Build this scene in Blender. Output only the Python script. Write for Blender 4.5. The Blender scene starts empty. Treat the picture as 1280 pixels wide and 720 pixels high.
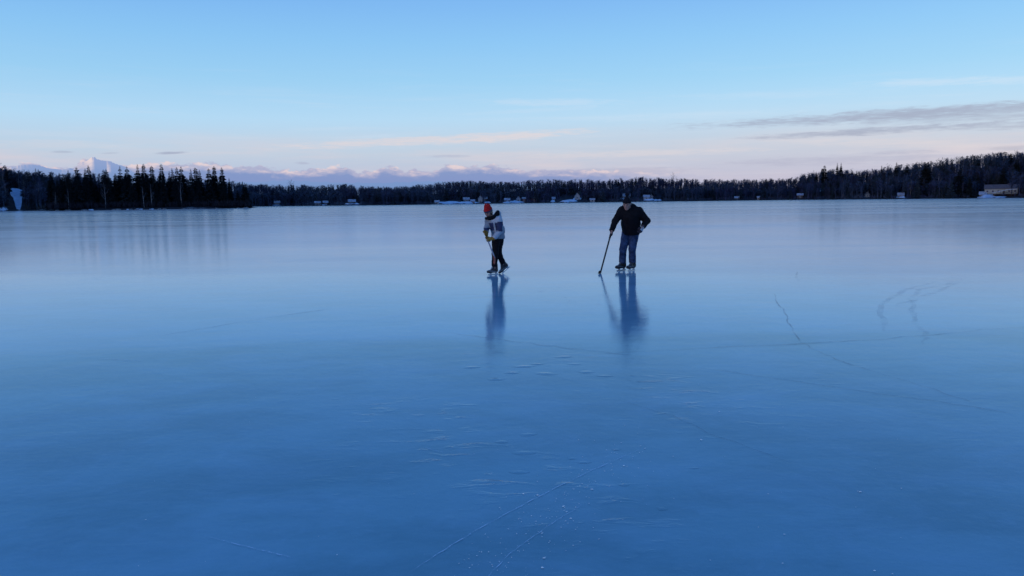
import bpy, bmesh, math, random
import numpy as np
from mathutils import Vector, Matrix, noise as mnoise
R = math.radians
rnd = random.Random(7)
scene = bpy.context.scene
COL = scene.collection

# ------------------------------------------------------------------ camera
CAM_H = 1.55
F = 960.0                       # focal length in pixels of the 1280 frame
PITCH = math.atan(108.1/F)
ROLL = -0.0124
cd = bpy.data.cameras.new("camera")
cam = bpy.data.objects.new("camera", cd); COL.objects.link(cam)
cd.sensor_width = 36; cd.lens = 36*F/1280; cd.clip_start = 0.1; cd.clip_end = 90000
M3 = Matrix.Rotation(math.pi/2-PITCH, 3, 'X') @ Matrix.Rotation(ROLL, 3, 'Z')
cam.matrix_world = Matrix.Translation((0, 0, CAM_H)) @ M3.to_4x4()
scene.camera = cam
scene.render.resolution_x = 1280; scene.render.resolution_y = 720
scene.view_settings.view_transform = 'Standard'; scene.view_settings.look = 'None'
scene.view_settings.exposure = 0; scene.view_settings.gamma = 1
scene.cycles.use_denoising = True
scene.cycles.max_bounces = 6; scene.cycles.glossy_bounces = 3; scene.cycles.transparent_max_bounces = 12

def ray(px, py):
    return (M3 @ Vector(((px-640)/F, -(py-360)/F, -1))).normalized()
def azel(px, py):
    d = ray(px, py); return math.degrees(math.atan2(d.x, d.y)), math.degrees(math.asin(d.z))
def on_ice(px, py):
    d = ray(px, py); t = -CAM_H/d.z; return Vector((d.x*t, d.y*t, 0))
def azimuth(px): return math.atan2((px-640)/F, 1.0)*1.0
def hor_y(px): return 251.9-0.0124*(px-640)
def polar(px, dist, z=0):
    """point at distance dist whose picture column is px, seen near the horizon"""
    a = math.radians(azel(px, hor_y(px))[0]); return Vector((dist*math.sin(a), dist*math.cos(a), z))

# ------------------------------------------------------------------ node helpers
class NB:
    def __init__(s, tree): s.t = tree
    def n(s, typ, **kw):
        nd = s.t.nodes.new(typ)
        for k, v in kw.items(): setattr(nd, k, v)
        return nd
    def link(s, a, b): s.t.links.new(a, b)
    def put(s, sock, v):
        if hasattr(v, 'node') or isinstance(v, bpy.types.NodeSocket): s.t.links.new(v, sock)
        else: sock.default_value = v
    def m(s, op, a, b=None, c=None, clamp=False):
        nd = s.n('ShaderNodeMath', operation=op); nd.use_clamp = clamp
        s.put(nd.inputs[0], a)
        if b is not None: s.put(nd.inputs[1], b)
        if c is not None: s.put(nd.inputs[2], c)
        return nd.outputs[0]
    def smooth(s, x, lo, hi, a=0.0, b=1.0):
        nd = s.n('ShaderNodeMapRange', interpolation_type='SMOOTHSTEP')
        s.put(nd.inputs[0], x); s.put(nd.inputs[1], lo); s.put(nd.inputs[2], hi)
        s.put(nd.inputs[3], a); s.put(nd.inputs[4], b); return nd.outputs[0]
    def mix(s, f, a, b, blend='MIX'):
        nd = s.n('ShaderNodeMix', data_type='RGBA', blend_type=blend)
        s.put(nd.inputs[0], f); s.put(nd.inputs[6], a); s.put(nd.inputs[7], b); return nd.outputs[2]
    def noise(s, vec, scale, detail=3, rough=.5, dist=0):
        nd = s.n('ShaderNodeTexNoise'); s.put(nd.inputs['Vector'], vec)
        nd.inputs['Scale'].default_value = scale; nd.inputs['Detail'].default_value = detail
        nd.inputs['Roughness'].default_value = rough; nd.inputs['Distortion'].default_value = dist
        return nd.outputs[0]
    def xyz(s, x, y, z):
        nd = s.n('ShaderNodeCombineXYZ')
        s.put(nd.inputs[0], x); s.put(nd.inputs[1], y); s.put(nd.inputs[2], z); return nd.outputs[0]
    def sep(s, v):
        nd = s.n('ShaderNodeSeparateXYZ'); s.put(nd.inputs[0], v); return nd.outputs
def lin(c):
    return c/12.92 if c <= .04045 else ((c+.055)/1.055)**2.4
def srgb(r, g, b, a=1): return (lin(r/255), lin(g/255), lin(b/255), a)

def mat(name, color, rough=.8, var=.25, scale=3.0, spec=.3, color2=None, bump=0, metal=0, coord='Object', emis=None):
    m = bpy.data.materials.new(name); m.use_nodes = True
    nt = m.node_tree; nt.nodes.clear(); b = NB(nt)
    out = b.n('ShaderNodeOutputMaterial'); p = b.n('ShaderNodeBsdfPrincipled')
    tc = b.n('ShaderNodeTexCoord')
    f = b.noise(tc.outputs[coord], scale, 4, .6)
    f = b.smooth(f, .3, .7)
    c1 = tuple(x*(1-var) for x in color[:3])+(1,)
    c2 = tuple(min(1, x*(1+var)) for x in (color2 or color)[:3])+(1,)
    b.link(b.mix(f, c1, c2), p.inputs['Base Color'])
    p.inputs['Roughness'].default_value = rough; p.inputs['Metallic'].default_value = metal
    p.inputs['Specular IOR Level'].default_value = spec
    if bump:
        bn = b.n('ShaderNodeBump'); bn.inputs['Strength'].default_value = bump; bn.inputs['Distance'].default_value = .02
        b.link(b.noise(tc.outputs[coord], scale*4, 4, .6), bn.inputs['Height']); b.link(bn.outputs[0], p.inputs['Normal'])
    b.link(p.outputs[0], out.inputs[0])
    return m

# ------------------------------------------------------------------ world
w = bpy.data.worlds.new("World"); scene.world = w; w.use_nodes = True
nt = w.node_tree; nt.nodes.clear(); b = NB(nt)
tc = b.n('ShaderNodeTexCoord')
X, Y, Z = b.sep(tc.outputs['Generated'])
el = b.m('MULTIPLY', b.m('ARCSINE', Z), 180/math.pi)
az = b.m('MULTIPLY', b.m('ARCTAN2', X, Y), 180/math.pi)
ramp = b.n('ShaderNodeValToRGB'); cr = ramp.color_ramp; cr.interpolation = 'LINEAR'
def stops(cr, lst):
    while len(cr.elements) > 1: cr.elements.remove(cr.elements[-1])
    cr.elements[0].position = lst[0][0]; cr.elements[0].color = lst[0][1]
    for p, c in lst[1:]:
        e = cr.elements.new(p); e.color = c
# position = elevation / 90
stops(cr, [(0.0, srgb(150,168,214)), (.012, srgb(162,180,218)), (.027, srgb(172,190,221)), (.040, srgb(178,198,224)),
           (.066, srgb(167,208,241)), (.097, srgb(142,198,239)), (.127, srgb(126,188,239)), (.154, srgb(113,175,237)),
           (.22, srgb(98,164,234)), (.30, srgb(84,150,226)), (.45, srgb(66,128,210)), (.7, srgb(46,100,180)), (1, srgb(38,84,158))])
b.link(b.m('DIVIDE', el, 90, clamp=True), ramp.inputs[0])
col = ramp.outputs[0]
# the right-hand side of the sky low down is a warmer lavender
warm = b.m('MULTIPLY', b.smooth(az, -22, 26), b.smooth(el, 8.0, 1.0))
col = b.mix(b.m('MULTIPLY', warm, .62), col, srgb(184,184,210))
# a faint rose veil above the horizon
veil = b.m('MULTIPLY', b.smooth(el, .5, 2.6), b.smooth(el, 5.6, 3.2))
vn = b.noise(b.xyz(b.m('MULTIPLY', az, .06), b.m('MULTIPLY', el, .55), 0.0), 1.0, 4, .6)
col = b.mix(b.m('MULTIPLY', b.m('MULTIPLY', veil, b.smooth(vn, .4, .7)), .7), col, srgb(206,198,214))
# fine high cirrus
cn = b.noise(b.xyz(b.m('MULTIPLY', az, .05), b.m('MULTIPLY', el, .8), 4.0), 2.0, 5, .6, .4)
col = b.mix(b.m('MULTIPLY', b.m('MULTIPLY', b.smooth(cn, .5, .75), b.smooth(el, 11, 6)), .18), col, srgb(204,214,234))
# long streak clouds, each placed by its bearing and height in the sky
sn = b.noise(b.xyz(b.m('MULTIPLY', az, .35), b.m('MULTIPLY', el, 3.4), 2.0), 1.0, 5, .62, .3)
wisp = b.noise(b.xyz(b.m('MULTIPLY', az, .9), b.m('MULTIPLY', el, 7.5), 7.0), 1.0, 3, .6, .2)
GREY = srgb(140,153,190); PINK = srgb(212,204,216); WHITE = srgb(190,212,238); LAV = srgb(150,160,198)
streaks = [  # x0,y0,x1,y1, half thickness px, strength, colour
    (850,158,1460,118,6.5,.85,GREY), (1010,148,1460,132,10,.62,GREY), (925,173,1260,153,4.5,.85,GREY), (1150,160,1420,150,5,.6,GREY),
    (1070,192,1185,188,2.6,.45,LAV), (900,204,1230,194,6,.45,LAV), (1215,186,1420,182,3.2,.6,GREY),
    (650,216,880,212,5,.5,LAV), (960,222,1500,208,11,.42,LAV), (60,190,92,190,1.5,.5,GREY), (190,192,236,190,1.8,.75,GREY),
    (126,192,150,191,1.2,.4,GREY), (366,204,388,205,2.0,.6,LAV), (530,195,592,195,2.0,.45,LAV),
    (700,150,1010,138,5,.3,WHITE), (640,196,960,186,5,.45,PINK), (420,172,540,168,3,.35,WHITE), (-60,178,180,182,5,.25,PINK), (960,176,1300,182,5,.35,PINK), (820,122,1100,114,5,.22,WHITE),
    (330,184,760,162,6,.8,PINK), (560,176,700,170,4,.6,PINK), (1060,104,1430,94,5,.55,WHITE), (590,127,800,128,5,.5,WHITE), (560,143,760,133,3,.25,WHITE)]
for (x0, y0, x1, y1, th, st, c) in streaks:
    a0, e0 = azel(x0, y0); a1, e1 = azel(x1, y1)
    ca, ce = (a0+a1)/2, (e0+e1)/2; dx, dy = a1-a0, e1-e0; L = math.hypot(dx, dy)/2; ux, uy = dx/(2*L), dy/(2*L)
    T = th*.060
    da = b.m('SUBTRACT', az, ca); de = b.m('SUBTRACT', el, ce)
    u = b.m('ADD', b.m('MULTIPLY', da, ux/L), b.m('MULTIPLY', de, uy/L))
    v = b.m('ADD', b.m('MULTIPLY', da, -uy/T), b.m('MULTIPLY', de, ux/T))
    r2 = b.m('ADD', b.m('MULTIPLY', u, u), b.m('MULTIPLY', v, v))
    r2 = b.m('ADD', r2, b.m('MULTIPLY', b.m('SUBTRACT', sn, .5), 2.6))
    r2 = b.m('ADD', r2, b.m('MULTIPLY', b.m('SUBTRACT', wisp, .5), 2.0))
    col = b.mix(b.m('MULTIPLY', b.smooth(r2, 1.35, -.35), st), col, c)
# the bank of low cumulus along the horizon, lit rose on its tops
prof = [(-140,212),(0,209),(40,203),(70,208),(95,205),(118,198),(150,206),(200,203),(240,205),(262,203),(290,206),(318,207),(360,211),(400,211),(424,207),(440,211),(455,214),
        (470,213),(480,208),(492,208),(505,212),(520,211),(540,213),(552,208),(562,205),(575,207),(595,206),(612,206),(640,208),(660,212),(700,211),(740,212),(800,214),(870,217),(930,226),(1500,240)]
pts = [azel(*p) for p in prof]
fc = b.n('ShaderNodeFloatCurve'); cv = fc.mapping.curves[0]; fc.mapping.use_clip = True
A0, A1 = -45.0, 45.0
pp = [((a-A0)/(A1-A0), max(0, e/5)) for a, e in pts]; pp = [(0, pp[0][1])]+pp+[(1, 0.0)]
cv.points[0].location = pp[0]; cv.points[1].location = pp[-1]
for q in pp[1:-1]: cv.points.new(*q)
for q in cv.points: q.handle_type = 'AUTO'
fc.mapping.update()
b.link(b.m('DIVIDE', b.m('SUBTRACT', az, A0), A1-A0, clamp=True), fc.inputs['Value'])
top = b.m('MULTIPLY', fc.outputs[0], 5)
pn = b.noise(b.xyz(b.m('MULTIPLY', az, 1.1), b.m('MULTIPLY', el, 2.0), 1.0), 1.1, 6, .6)
top = b.m('ADD', top, b.m('MULTIPLY', b.m('SUBTRACT', pn, .5), 1.15))
dep = b.m('SUBTRACT', top, el)
bank = b.smooth(dep, -.02, .16)
pn2 = b.noise(b.xyz(b.m('MULTIPLY', az, .5), b.m('MULTIPLY', el, 1.6), 3.0), 1.3, 4, .55)
lit = b.m('MULTIPLY', b.smooth(dep, .8, .05), b.smooth(b.m('ADD', b.m('MULTIPLY', pn2, .6), b.m('MULTIPLY', pn, .4)), .47, .60))
bcol = b.mix(b.smooth(dep, .12, .65), srgb(158,166,206), srgb(98,134,198))
bcol = b.mix(b.m('MULTIPLY', lit, .95), bcol, srgb(226,206,214))
fade = b.m('MULTIPLY', b.smooth(az, 17, 3), .92)
fade = b.m('ADD', fade, .0)
col = b.mix(b.m('MULTIPLY', bank, fade), col, bcol)
# below the horizon: dark
col = b.mix(b.smooth(el, 0, -1.5), col, srgb(70,90,130))
bg = b.n('ShaderNodeBackground'); b.link(col, bg.inputs[0]); bg.inputs[1].default_value = .97
sky = b.n('ShaderNodeTexSky', sky_type='NISHITA'); sky.sun_disc = False
sky.sun_elevation = R(3.0); sky.sun_rotation = R(235)
bg2 = b.n('ShaderNodeBackground'); b.link(sky.outputs[0], bg2.inputs[0]); bg2.inputs[1].default_value = .05
ad = b.n('ShaderNodeAddShader'); b.link(bg.outputs[0], ad.inputs[0]); b.link(bg2.outputs[0], ad.inputs[1])
wo = b.n('ShaderNodeOutputWorld'); b.link(ad.outputs[0], wo.inputs[0])

sl = bpy.data.lights.new("sun", 'SUN'); sl.energy = .5; sl.angle = R(12); sl.color = (1, .78, .66)
so = bpy.data.objects.new("sun", sl); COL.objects.link(so)
sd = Vector((math.sin(R(235))*math.cos(R(3)), math.cos(R(235))*math.cos(R(3)), math.sin(R(3))))
so.rotation_euler = sd.to_track_quat('Z', 'Y').to_euler(); so.location = (0, 0, 50)

# ------------------------------------------------------------------ object helpers
def link(o, parent=None):
    COL.objects.link(o)
    if parent: o.parent = parent
    return o
def mesh_from(name, verts, faces, mats, midx=None, smooth=False):
    me = bpy.data.meshes.new(name)
    me.from_pydata([tuple(v) for v in verts], [], [tuple(f) for f in faces])
    for m in (mats if isinstance(mats, (list, tuple)) else [mats]): me.materials.append(m)
    if midx is not None: me.polygons.foreach_set('material_index', midx)
    if smooth: me.polygons.foreach_set('use_smooth', [True]*len(me.polygons))
    me.update(); return me
def obj(name, me, parent=None, loc=None):
    o = bpy.data.objects.new(name, me); link(o, parent)
    if loc is not None: o.location = loc
    return o
def tag(o, label=None, cat=None, group=None, kind=None):
    if label: o['label'] = label
    if cat: o['category'] = cat
    if group: o['group'] = group
    if kind: o['kind'] = kind
    return o
def thing(name, label, cat, loc=(0,0,0), rz=0, group=None):
    o = bpy.data.objects.new(name, None); o.empty_display_size = .5; link(o); o.location = loc; o.rotation_euler = (0,0,rz)
    return tag(o, label, cat, group)
def struct(o): o['kind'] = 'structure'; return o

class G:      # growing geometry
    def __init__(s): s.v = []; s.f = []; s.m = []
    def box(s, c, d, mi=0, rot=None):
        x, y, z = d[0]/2, d[1]/2, d[2]/2; n = len(s.v)
        for sx, sy, sz in ((-1,-1,-1),(1,-1,-1),(1,1,-1),(-1,1,-1),(-1,-1,1),(1,-1,1),(1,1,1),(-1,1,1)):
            p = Vector((sx*x, sy*y, sz*z))
            if rot is not None: p = rot @ p
            s.v.append(p+Vector(c))
        for q in ((0,3,2,1),(4,5,6,7),(0,1,5,4),(1,2,6,5),(2,3,7,6),(3,0,4,7)): s.f.append(tuple(n+i for i in q)); s.m.append(mi)
    def tube(s, pts, rad, sides=5, mi=0, cap=True):
        pts = [Vector(p) for p in pts]; n0 = len(s.v)
        for i, p in enumerate(pts):
            t = (pts[min(i+1, len(pts)-1)]-pts[max(i-1, 0)]).normalized()
            a = t.orthogonal().normalized() if i == 0 else (a-t*a.dot(t)).normalized()
            c = t.cross(a); r = rad[i] if hasattr(rad, '__len__') else rad
            for k in range(sides):
                th = 2*math.pi*k/sides; s.v.append(p+(a*math.cos(th)+c*math.sin(th))*r)
        for i in range(len(pts)-1):
            for k in range(sides):
                k2 = (k+1) % sides
                s.f.append((n0+i*sides+k, n0+i*sides+k2, n0+(i+1)*sides+k2, n0+(i+1)*sides+k)); s.m.append(mi)
        if cap:
            s.f.append(tuple(n0+k for k in range(sides))[::-1]); s.m.append(mi)
            e = n0+(len(pts)-1)*sides; s.f.append(tuple(e+k for k in range(sides))); s.m.append(mi)
    def tri(s, a, b_, c, mi=0):
        n = len(s.v); s.v += [a, b_, c]; s.f.append((n, n+1, n+2)); s.m.append(mi)
    def quad(s, a, b_, c, d, mi=0):
        n = len(s.v); s.v += [a, b_, c, d]; s.f.append((n, n+1, n+2, n+3)); s.m.append(mi)
    def mesh(s, name, mats, smooth=False): return mesh_from(name, s.v, s.f, mats, s.m, smooth)

# ------------------------------------------------------------------ materials of the land
def foliage_mat(name, c1, c2, scale):
    m = bpy.data.materials.new(name); m.use_nodes = True
    nt = m.node_tree; nt.nodes.clear(); q = NB(nt)
    out = q.n('ShaderNodeOutputMaterial'); p = q.n('ShaderNodeBsdfPrincipled')
    ge = q.n('ShaderNodeNewGeometry'); oi = q.n('ShaderNodeObjectInfo')
    f = q.m('ADD', q.m('MULTIPLY', q.smooth(q.noise(ge.outputs['Position'], scale, 3, .6), .35, .65), .7), q.m('MULTIPLY', oi.outputs['Random'], .3))
    q.link(q.mix(f, c1, c2), p.inputs['Base Color']); p.inputs['Roughness'].default_value = .9; p.inputs['Specular IOR Level'].default_value = .1
    q.link(p.outputs[0], out.inputs[0]); return m
M_spruce = foliage_mat('spruce_needles', (.006,.011,.016,1), (.014,.022,.028,1), .35)
M_bark = foliage_mat('dark_bark', (.014,.014,.022,1), (.032,.030,.042,1), .6)
M_birch = foliage_mat('birch_bark', (.12,.12,.14,1), (.24,.23,.26,1), .8)
M_twig = foliage_mat('bare_twigs', (.026,.032,.056,1), (.050,.056,.082,1), .12)
M_farspruce = foliage_mat('hazed_far_needles', (.014,.030,.055,1), (.030,.050,.076,1), .03)  # distance haze baked into the needle colour
M_fartwig = foliage_mat('hazed_far_twigs', (.040,.042,.098,1), (.058,.082,.130,1), .018)  # blue of the distant air mixed into the twig colour
M_brush = foliage_mat('brush_twigs', (.03,.03,.038,1), (.08,.075,.08,1), .3)

def land_mat():
    m = bpy.data.materials.new('forest_ground'); m.use_nodes = True
    nt = m.node_tree; nt.nodes.clear(); q = NB(nt)
    out = q.n('ShaderNodeOutputMaterial'); p = q.n('ShaderNodeBsdfPrincipled'); ge = q.n('ShaderNodeNewGeometry')
    f = q.smooth(q.noise(ge.outputs['Position'], .12, 5, .6), .56, .68)
    base = q.mix(q.noise(ge.outputs['Position'], .5, 3), (.014,.016,.026,1), (.035,.034,.042,1))
    q.link(q.mix(q.m('MULTIPLY', f, .35), base, (.25,.30,.38,1)), p.inputs['Base Color']); p.inputs['Roughness'].default_value = .95
    p.inputs['Specular IOR Level'].default_value = .1
    q.link(p.outputs[0], out.inputs[0]); return m
M_land = land_mat()
M_snow = mat('snow', (.44,.54,.70), .8, .12, .4, .2, bump=.2)
M_rock = mat('shore_rock', (.09,.09,.10), .9, .4, 1.2, .2, color2=(.20,.20,.22))

# ------------------------------------------------------------------ terrain
def az_of(px): return azel(px, hor_y(px))[0]
shore_k = [(-400,300),(-200,400),(-40,430),(60,430),(72,520),(300,640),(330,700),(480,600),(560,610),(640,640),(800,650),(960,700),(1040,660),(1120,590),(1200,550),(1290,530),(1400,440),(1700,300)]
sk_az = [azel(x, hor_y(x))[0] for x, d in shore_k]; sk_d = [d for x, d in shore_k]
top_k = [(-400,200),(-40,208),(0,214),(20,218),(60,222),(100,219),(160,222),(300,229),(340,231),(400,232),(430,231),(480,235),(520,232),(560,228),(585,226.5),(610,227.5),(640,227),(680,225),(720,224.5),(760,224),(800,222.5),(840,223.5),(900,225),(960,224),(985,223.5),(1010,219),(1030,215),(1060,213),(1085,218),(1100,214),(1130,211),(1160,209),(1180,206),(1200,202),(1225,199),(1260,198),(1300,195),(1500,190),(1700,190)]
tk_az = [azel(x, hor_y(x))[0] for x, d in top_k]; tk_p = [hor_y(x)-y for x, y in top_k]
def shore_at(a):
    a = np.asarray(a, float)
    return np.interp(a, sk_az, sk_d)+4*np.sin(a*2.3)+2.5*np.sin(a*7.1+1)
DEPTH = 150.0
def rise_at(a):
    a = np.asarray(a, float)
    px = np.interp(a, tk_az, tk_p); d = shore_at(a)+DEPTH*.75
    return np.maximum(1.5, px/F*d*np.cos(np.radians(np.clip(a, -50, 50)))+CAM_H-9.6+2.6*np.clip((a-22)/8, 0, 1))
def land_z(a, dist):
    s = np.asarray(dist, float)-shore_at(a)
    dp = np.interp(a, [az_of(58), az_of(76)], [58.0, DEPTH*.8])
    t = np.clip((s-6)/dp, 0, 1); t = t*t*(3-2*t)*.65+t*.35
    bank = np.clip(s/5, 0, 1)*.7
    z = bank+t*(rise_at(a)-.7)
    return np.where(s < 0, s*.15-.02, z)
def land_pt(px, s, dz=0):
    a = az_of(px); d = float(shore_at(a))+s
    return Vector((d*math.sin(R(a)), d*math.cos(R(a)), float(land_z(a, d))+dz)), a
azs = np.concatenate([np.linspace(-180,-52,40)[:-1], np.linspace(-52,52,420), np.linspace(52,180,40)[1:]])
offs = np.array([-12,-4,-1,0,1.5,3,5,8,12,18,25,35,45,58,72,88,105,125,150,200,400,1500])
V = []
for a in azs:
    ac = max(-52, min(52, a)); s0 = float(shore_at(ac))
    for o in offs:
        d = s0+o; z = float(land_z(ac, d))
        if 2 < o < 150: z += .5*mnoise.noise(Vector((d*math.sin(R(a))*.06, d*math.cos(R(a))*.06, 0)))
        V.append((d*math.sin(R(a)), d*math.cos(R(a)), z))
nO = len(offs); Fc = []
for i in range(len(azs)-1):
    for j in range(nO-1): Fc.append((i*nO+j, (i+1)*nO+j, (i+1)*nO+j+1, i*nO+j+1))
hill = struct(obj('hills', mesh_from('hills', V, Fc, M_land, smooth=True)))
tag(hill, 'low dark wooded ground rising behind the far lake shore')

# island / wooded point on the left
ICX = polar(188, 402)
isl = []
def island_r(th):      # elongated blob: half length 53 m, half depth 20 m
    return 1+.10*math.sin(3*th+1)+.05*math.sin(7*th)
ia0, ia1 = az_of(58), az_of(314)
IL = 402*math.sin(R((ia1-ia0)/2))*1.0; IDY = 20
def island_pt(u, v, z=0):     # u,v in unit disc
    a = R((ia0+ia1)/2); ex = Vector((math.cos(a), -math.sin(a), 0)); ey = Vector((math.sin(a), math.cos(a), 0))
    c = ey*402; return c+ex*(u*IL)+ey*(v*IDY)+Vector((0, 0, z))
V = [island_pt(0,0,1.5)]; Fc = []
rings = [.3,.6,.8,.92,1.0,1.05]; zz = [1.5,1.3,1.1,.7,.15,-.3]; NS = 120
for r_, z in zip(rings, zz):
    for k in range(NS):
        th = 2*math.pi*k/NS; rr = r_*(1+.035*math.sin(5*th+1)+.025*math.sin(17*th))
        sup = (abs(math.cos(th))**3+abs(math.sin(th))**3)**(-1/3)
        V.append(island_pt(rr*math.cos(th)*sup, rr*math.sin(th)*sup, z+.15*mnoise.noise(Vector((th*9, r_*5, 0)))))
for k in range(NS): Fc.append((0, 1+k, 1+(k+1) % NS))
for j in range(len(rings)-1):
    for k in range(NS):
        a_ = 1+j*NS; c_ = 1+(j+1)*NS; k2 = (k+1) % NS
        Fc.append((a_+k, c_+k, c_+k2, a_+k2))
tag(struct(obj('terrain', mesh_from('terrain', V, Fc, M_land, smooth=True))), 'low wooded point of land on the left')

# snow sheets draped on the ground
def snow_sheet(px0, px1, s0, s1, seed, tilt=0, lift=.12):
    chute = tilt < 0; tilt = 0 if chute else tilt; lift_h = .2 if chute or s1-s0 < 9 else 1.15
    r = random.Random(seed); NU, NV = (8, 18) if chute else (14, 6); V = []; Fc = []
    for i in range(NU+1):
        for j in range(NV+1):
            u = i/NU; v = j/NV
            e = 1 if chute else math.sin(math.pi*u)**.4
            lo = s0+(1-e)*(s1-s0)*.3+r.uniform(-.5,.5)*(j == 0)
            hi = s0+(s1-s0)*(e*(1-.35*abs(tilt)*(1-u if tilt > 0 else u)*1.8))+r.uniform(-1,1)*(j == NV)
            hi = max(hi, lo+.4); s = lo+(hi-lo)*v; px = px0+(px1-px0)*(u+.01*r.uniform(-1,1))
            if chute: px = (px0+px1)/2+(px-(px0+px1)/2)*(.30+.75*min(v/.62, 1)**1.6)*(1 if v < .8 else 1.1-.9*(v-.8)/.2)+.7*math.sin(v*7)+.6*mnoise.noise(Vector((v*9, u*3, 2)))
            p, a = land_pt(px, s, lift if 0 < v < 1 and 0 < u < 1 else .02); p.z += lift_h*math.sin(math.pi*v)**.6*min(1, 5*u, 5*(1-u))*(.7+.5*mnoise.noise(Vector((seed*3.1, u*5, v*3)))); V.append(p)
    for i in range(NU):
        for j in range(NV): q = i*(NV+1)+j; Fc.append((q, q+NV+1, q+NV+2, q+1))
    return mesh_from('snow', V, Fc, M_snow, smooth=True)
snow_list = [(540,577,2,40,1.0),(570,600,2,22,0),(604,614,3,12,0),(627,657,2,18,0),(640,652,5,32,0),(699,722,2,42,.9),(716,727,30,50,0),(688,694,4,30,0),
             (774,780,24,38,0),(804,820,12,24,0),(817,828,2,16,0),(1217,1262,1.5,9,0),(1224,1244,8,24,0),(1020,1034,58,84,0),(1012,1021,54,62,0),
             (15,30,1,70,-1),(-3,10,2,14,0),(390,411,3,10,0),(340,352,5,12,0),(430,450,10,22,0),(918,925,12,24,0),(1080,1088,18,30,0),(1120,1132,6,20,0)]
for k, (a_, b_, c_, d_, t_) in enumerate(snow_list):
    tag(struct(obj('snow', snow_sheet(a_, b_, c_, d_, k, t_))), 'snow lying on the open shore')

# far mountains
def mountains():
    D = 14000.0; prof_m = [(-200,215),(-60,213),(0,212),(14,208),(28,206),(42,205),(58,209),(75,212),(92,209),(104,203),(110,200),(114,197),(118,195.6),(122,196.8),(127,200.5),(132,203),(135.5,201.5),(139,200.8),(143,203),(148,206),(156,208),(165,214),(185,221),(205,223),(240,224),(280,226),(320,227),(360,225),(400,227),(440,228),(480,228),(540,226),(580,227),(620,229),(680,229),(740,235),(800,242),(900,250)]
    pa = [azel(x, y)[0] for x, y in prof_m]; pe = [azel(x, y)[1] for x, y in prof_m]
    NA, NR = 900, 46; V = np.zeros((NA, NR, 3))
    az_ = np.linspace(pa[0], pa[-1], NA); e_ = np.interp(az_, pa, pe)
    for i in range(NA):
        a = R(az_[i]); H = D*math.tan(R(e_[i]))+CAM_H
        for j in range(NR):
            t = j/(NR-1); d = D-5200*(1-t) if t <= 1 else D
            if j == NR-1: d = D+400
            x, y = d*math.sin(a), d*math.cos(a)
            nz = mnoise.ridged_multi_fractal(Vector((x*.00042, y*.00042, 3.1)), 1.0, 2.1, 6, 1.0, 2.0)*.5
            n2 = mnoise.noise(Vector((x*.0016, y*.0016, 1)))
            shape = min(1, t*1.03)**1.25
            z = H*(shape*(.9+.10*min(1.2, nz)*(1-.2*t)) + .10*n2*(1-t)*t*4)
            if t < 1: z = min(z, H*(d/D)*.995)
            else: z = H*.6
            if j == NR-2: z = H*(1.0+.05*mnoise.noise(Vector((az_[i]*2.2, 0, 0)))+.02*mnoise.noise(Vector((az_[i]*17, 0, 0))))
            V[i, j] = (x, y, z-10)
    Fc = [(i*NR+j, (i+1)*NR+j, (i+1)*NR+j+1, i*NR+j+1) for i in range(NA-1) for j in range(NR-1)]
    m = bpy.data.materials.new('hazy_snow_mountain'); m.use_nodes = True
    nt = m.node_tree; nt.nodes.clear(); q = NB(nt)
    out = q.n('ShaderNodeOutputMaterial'); ge = q.n('ShaderNodeNewGeometry')
    x, y, z = q.sep(ge.outputs['Position'])
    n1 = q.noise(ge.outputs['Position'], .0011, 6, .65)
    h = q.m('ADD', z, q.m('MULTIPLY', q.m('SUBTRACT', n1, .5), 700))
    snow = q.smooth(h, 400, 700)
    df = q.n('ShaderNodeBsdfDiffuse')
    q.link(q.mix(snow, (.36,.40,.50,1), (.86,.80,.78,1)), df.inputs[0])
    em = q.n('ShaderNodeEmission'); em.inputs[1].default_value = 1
    # aerial perspective: 14 km of blue twilight air, and last sun on the left-facing tops, both painted into the emission
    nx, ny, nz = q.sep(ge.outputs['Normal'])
    sun_paint = q.smooth(q.m('ADD', q.m('MULTIPLY', nx, -.85), q.m('MULTIPLY', ny, -.35)), .0, .45)
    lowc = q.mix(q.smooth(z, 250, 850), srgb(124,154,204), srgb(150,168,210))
    q.link(q.mix(q.m('MULTIPLY', q.m('MULTIPLY', snow, sun_paint), .95), lowc, srgb(240,220,218)), em.inputs[0])
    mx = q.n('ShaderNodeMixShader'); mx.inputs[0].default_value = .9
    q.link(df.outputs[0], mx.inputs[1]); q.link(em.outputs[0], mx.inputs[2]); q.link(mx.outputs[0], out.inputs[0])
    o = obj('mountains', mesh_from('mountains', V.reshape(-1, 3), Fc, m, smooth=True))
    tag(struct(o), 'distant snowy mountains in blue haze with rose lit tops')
mountains()

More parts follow.
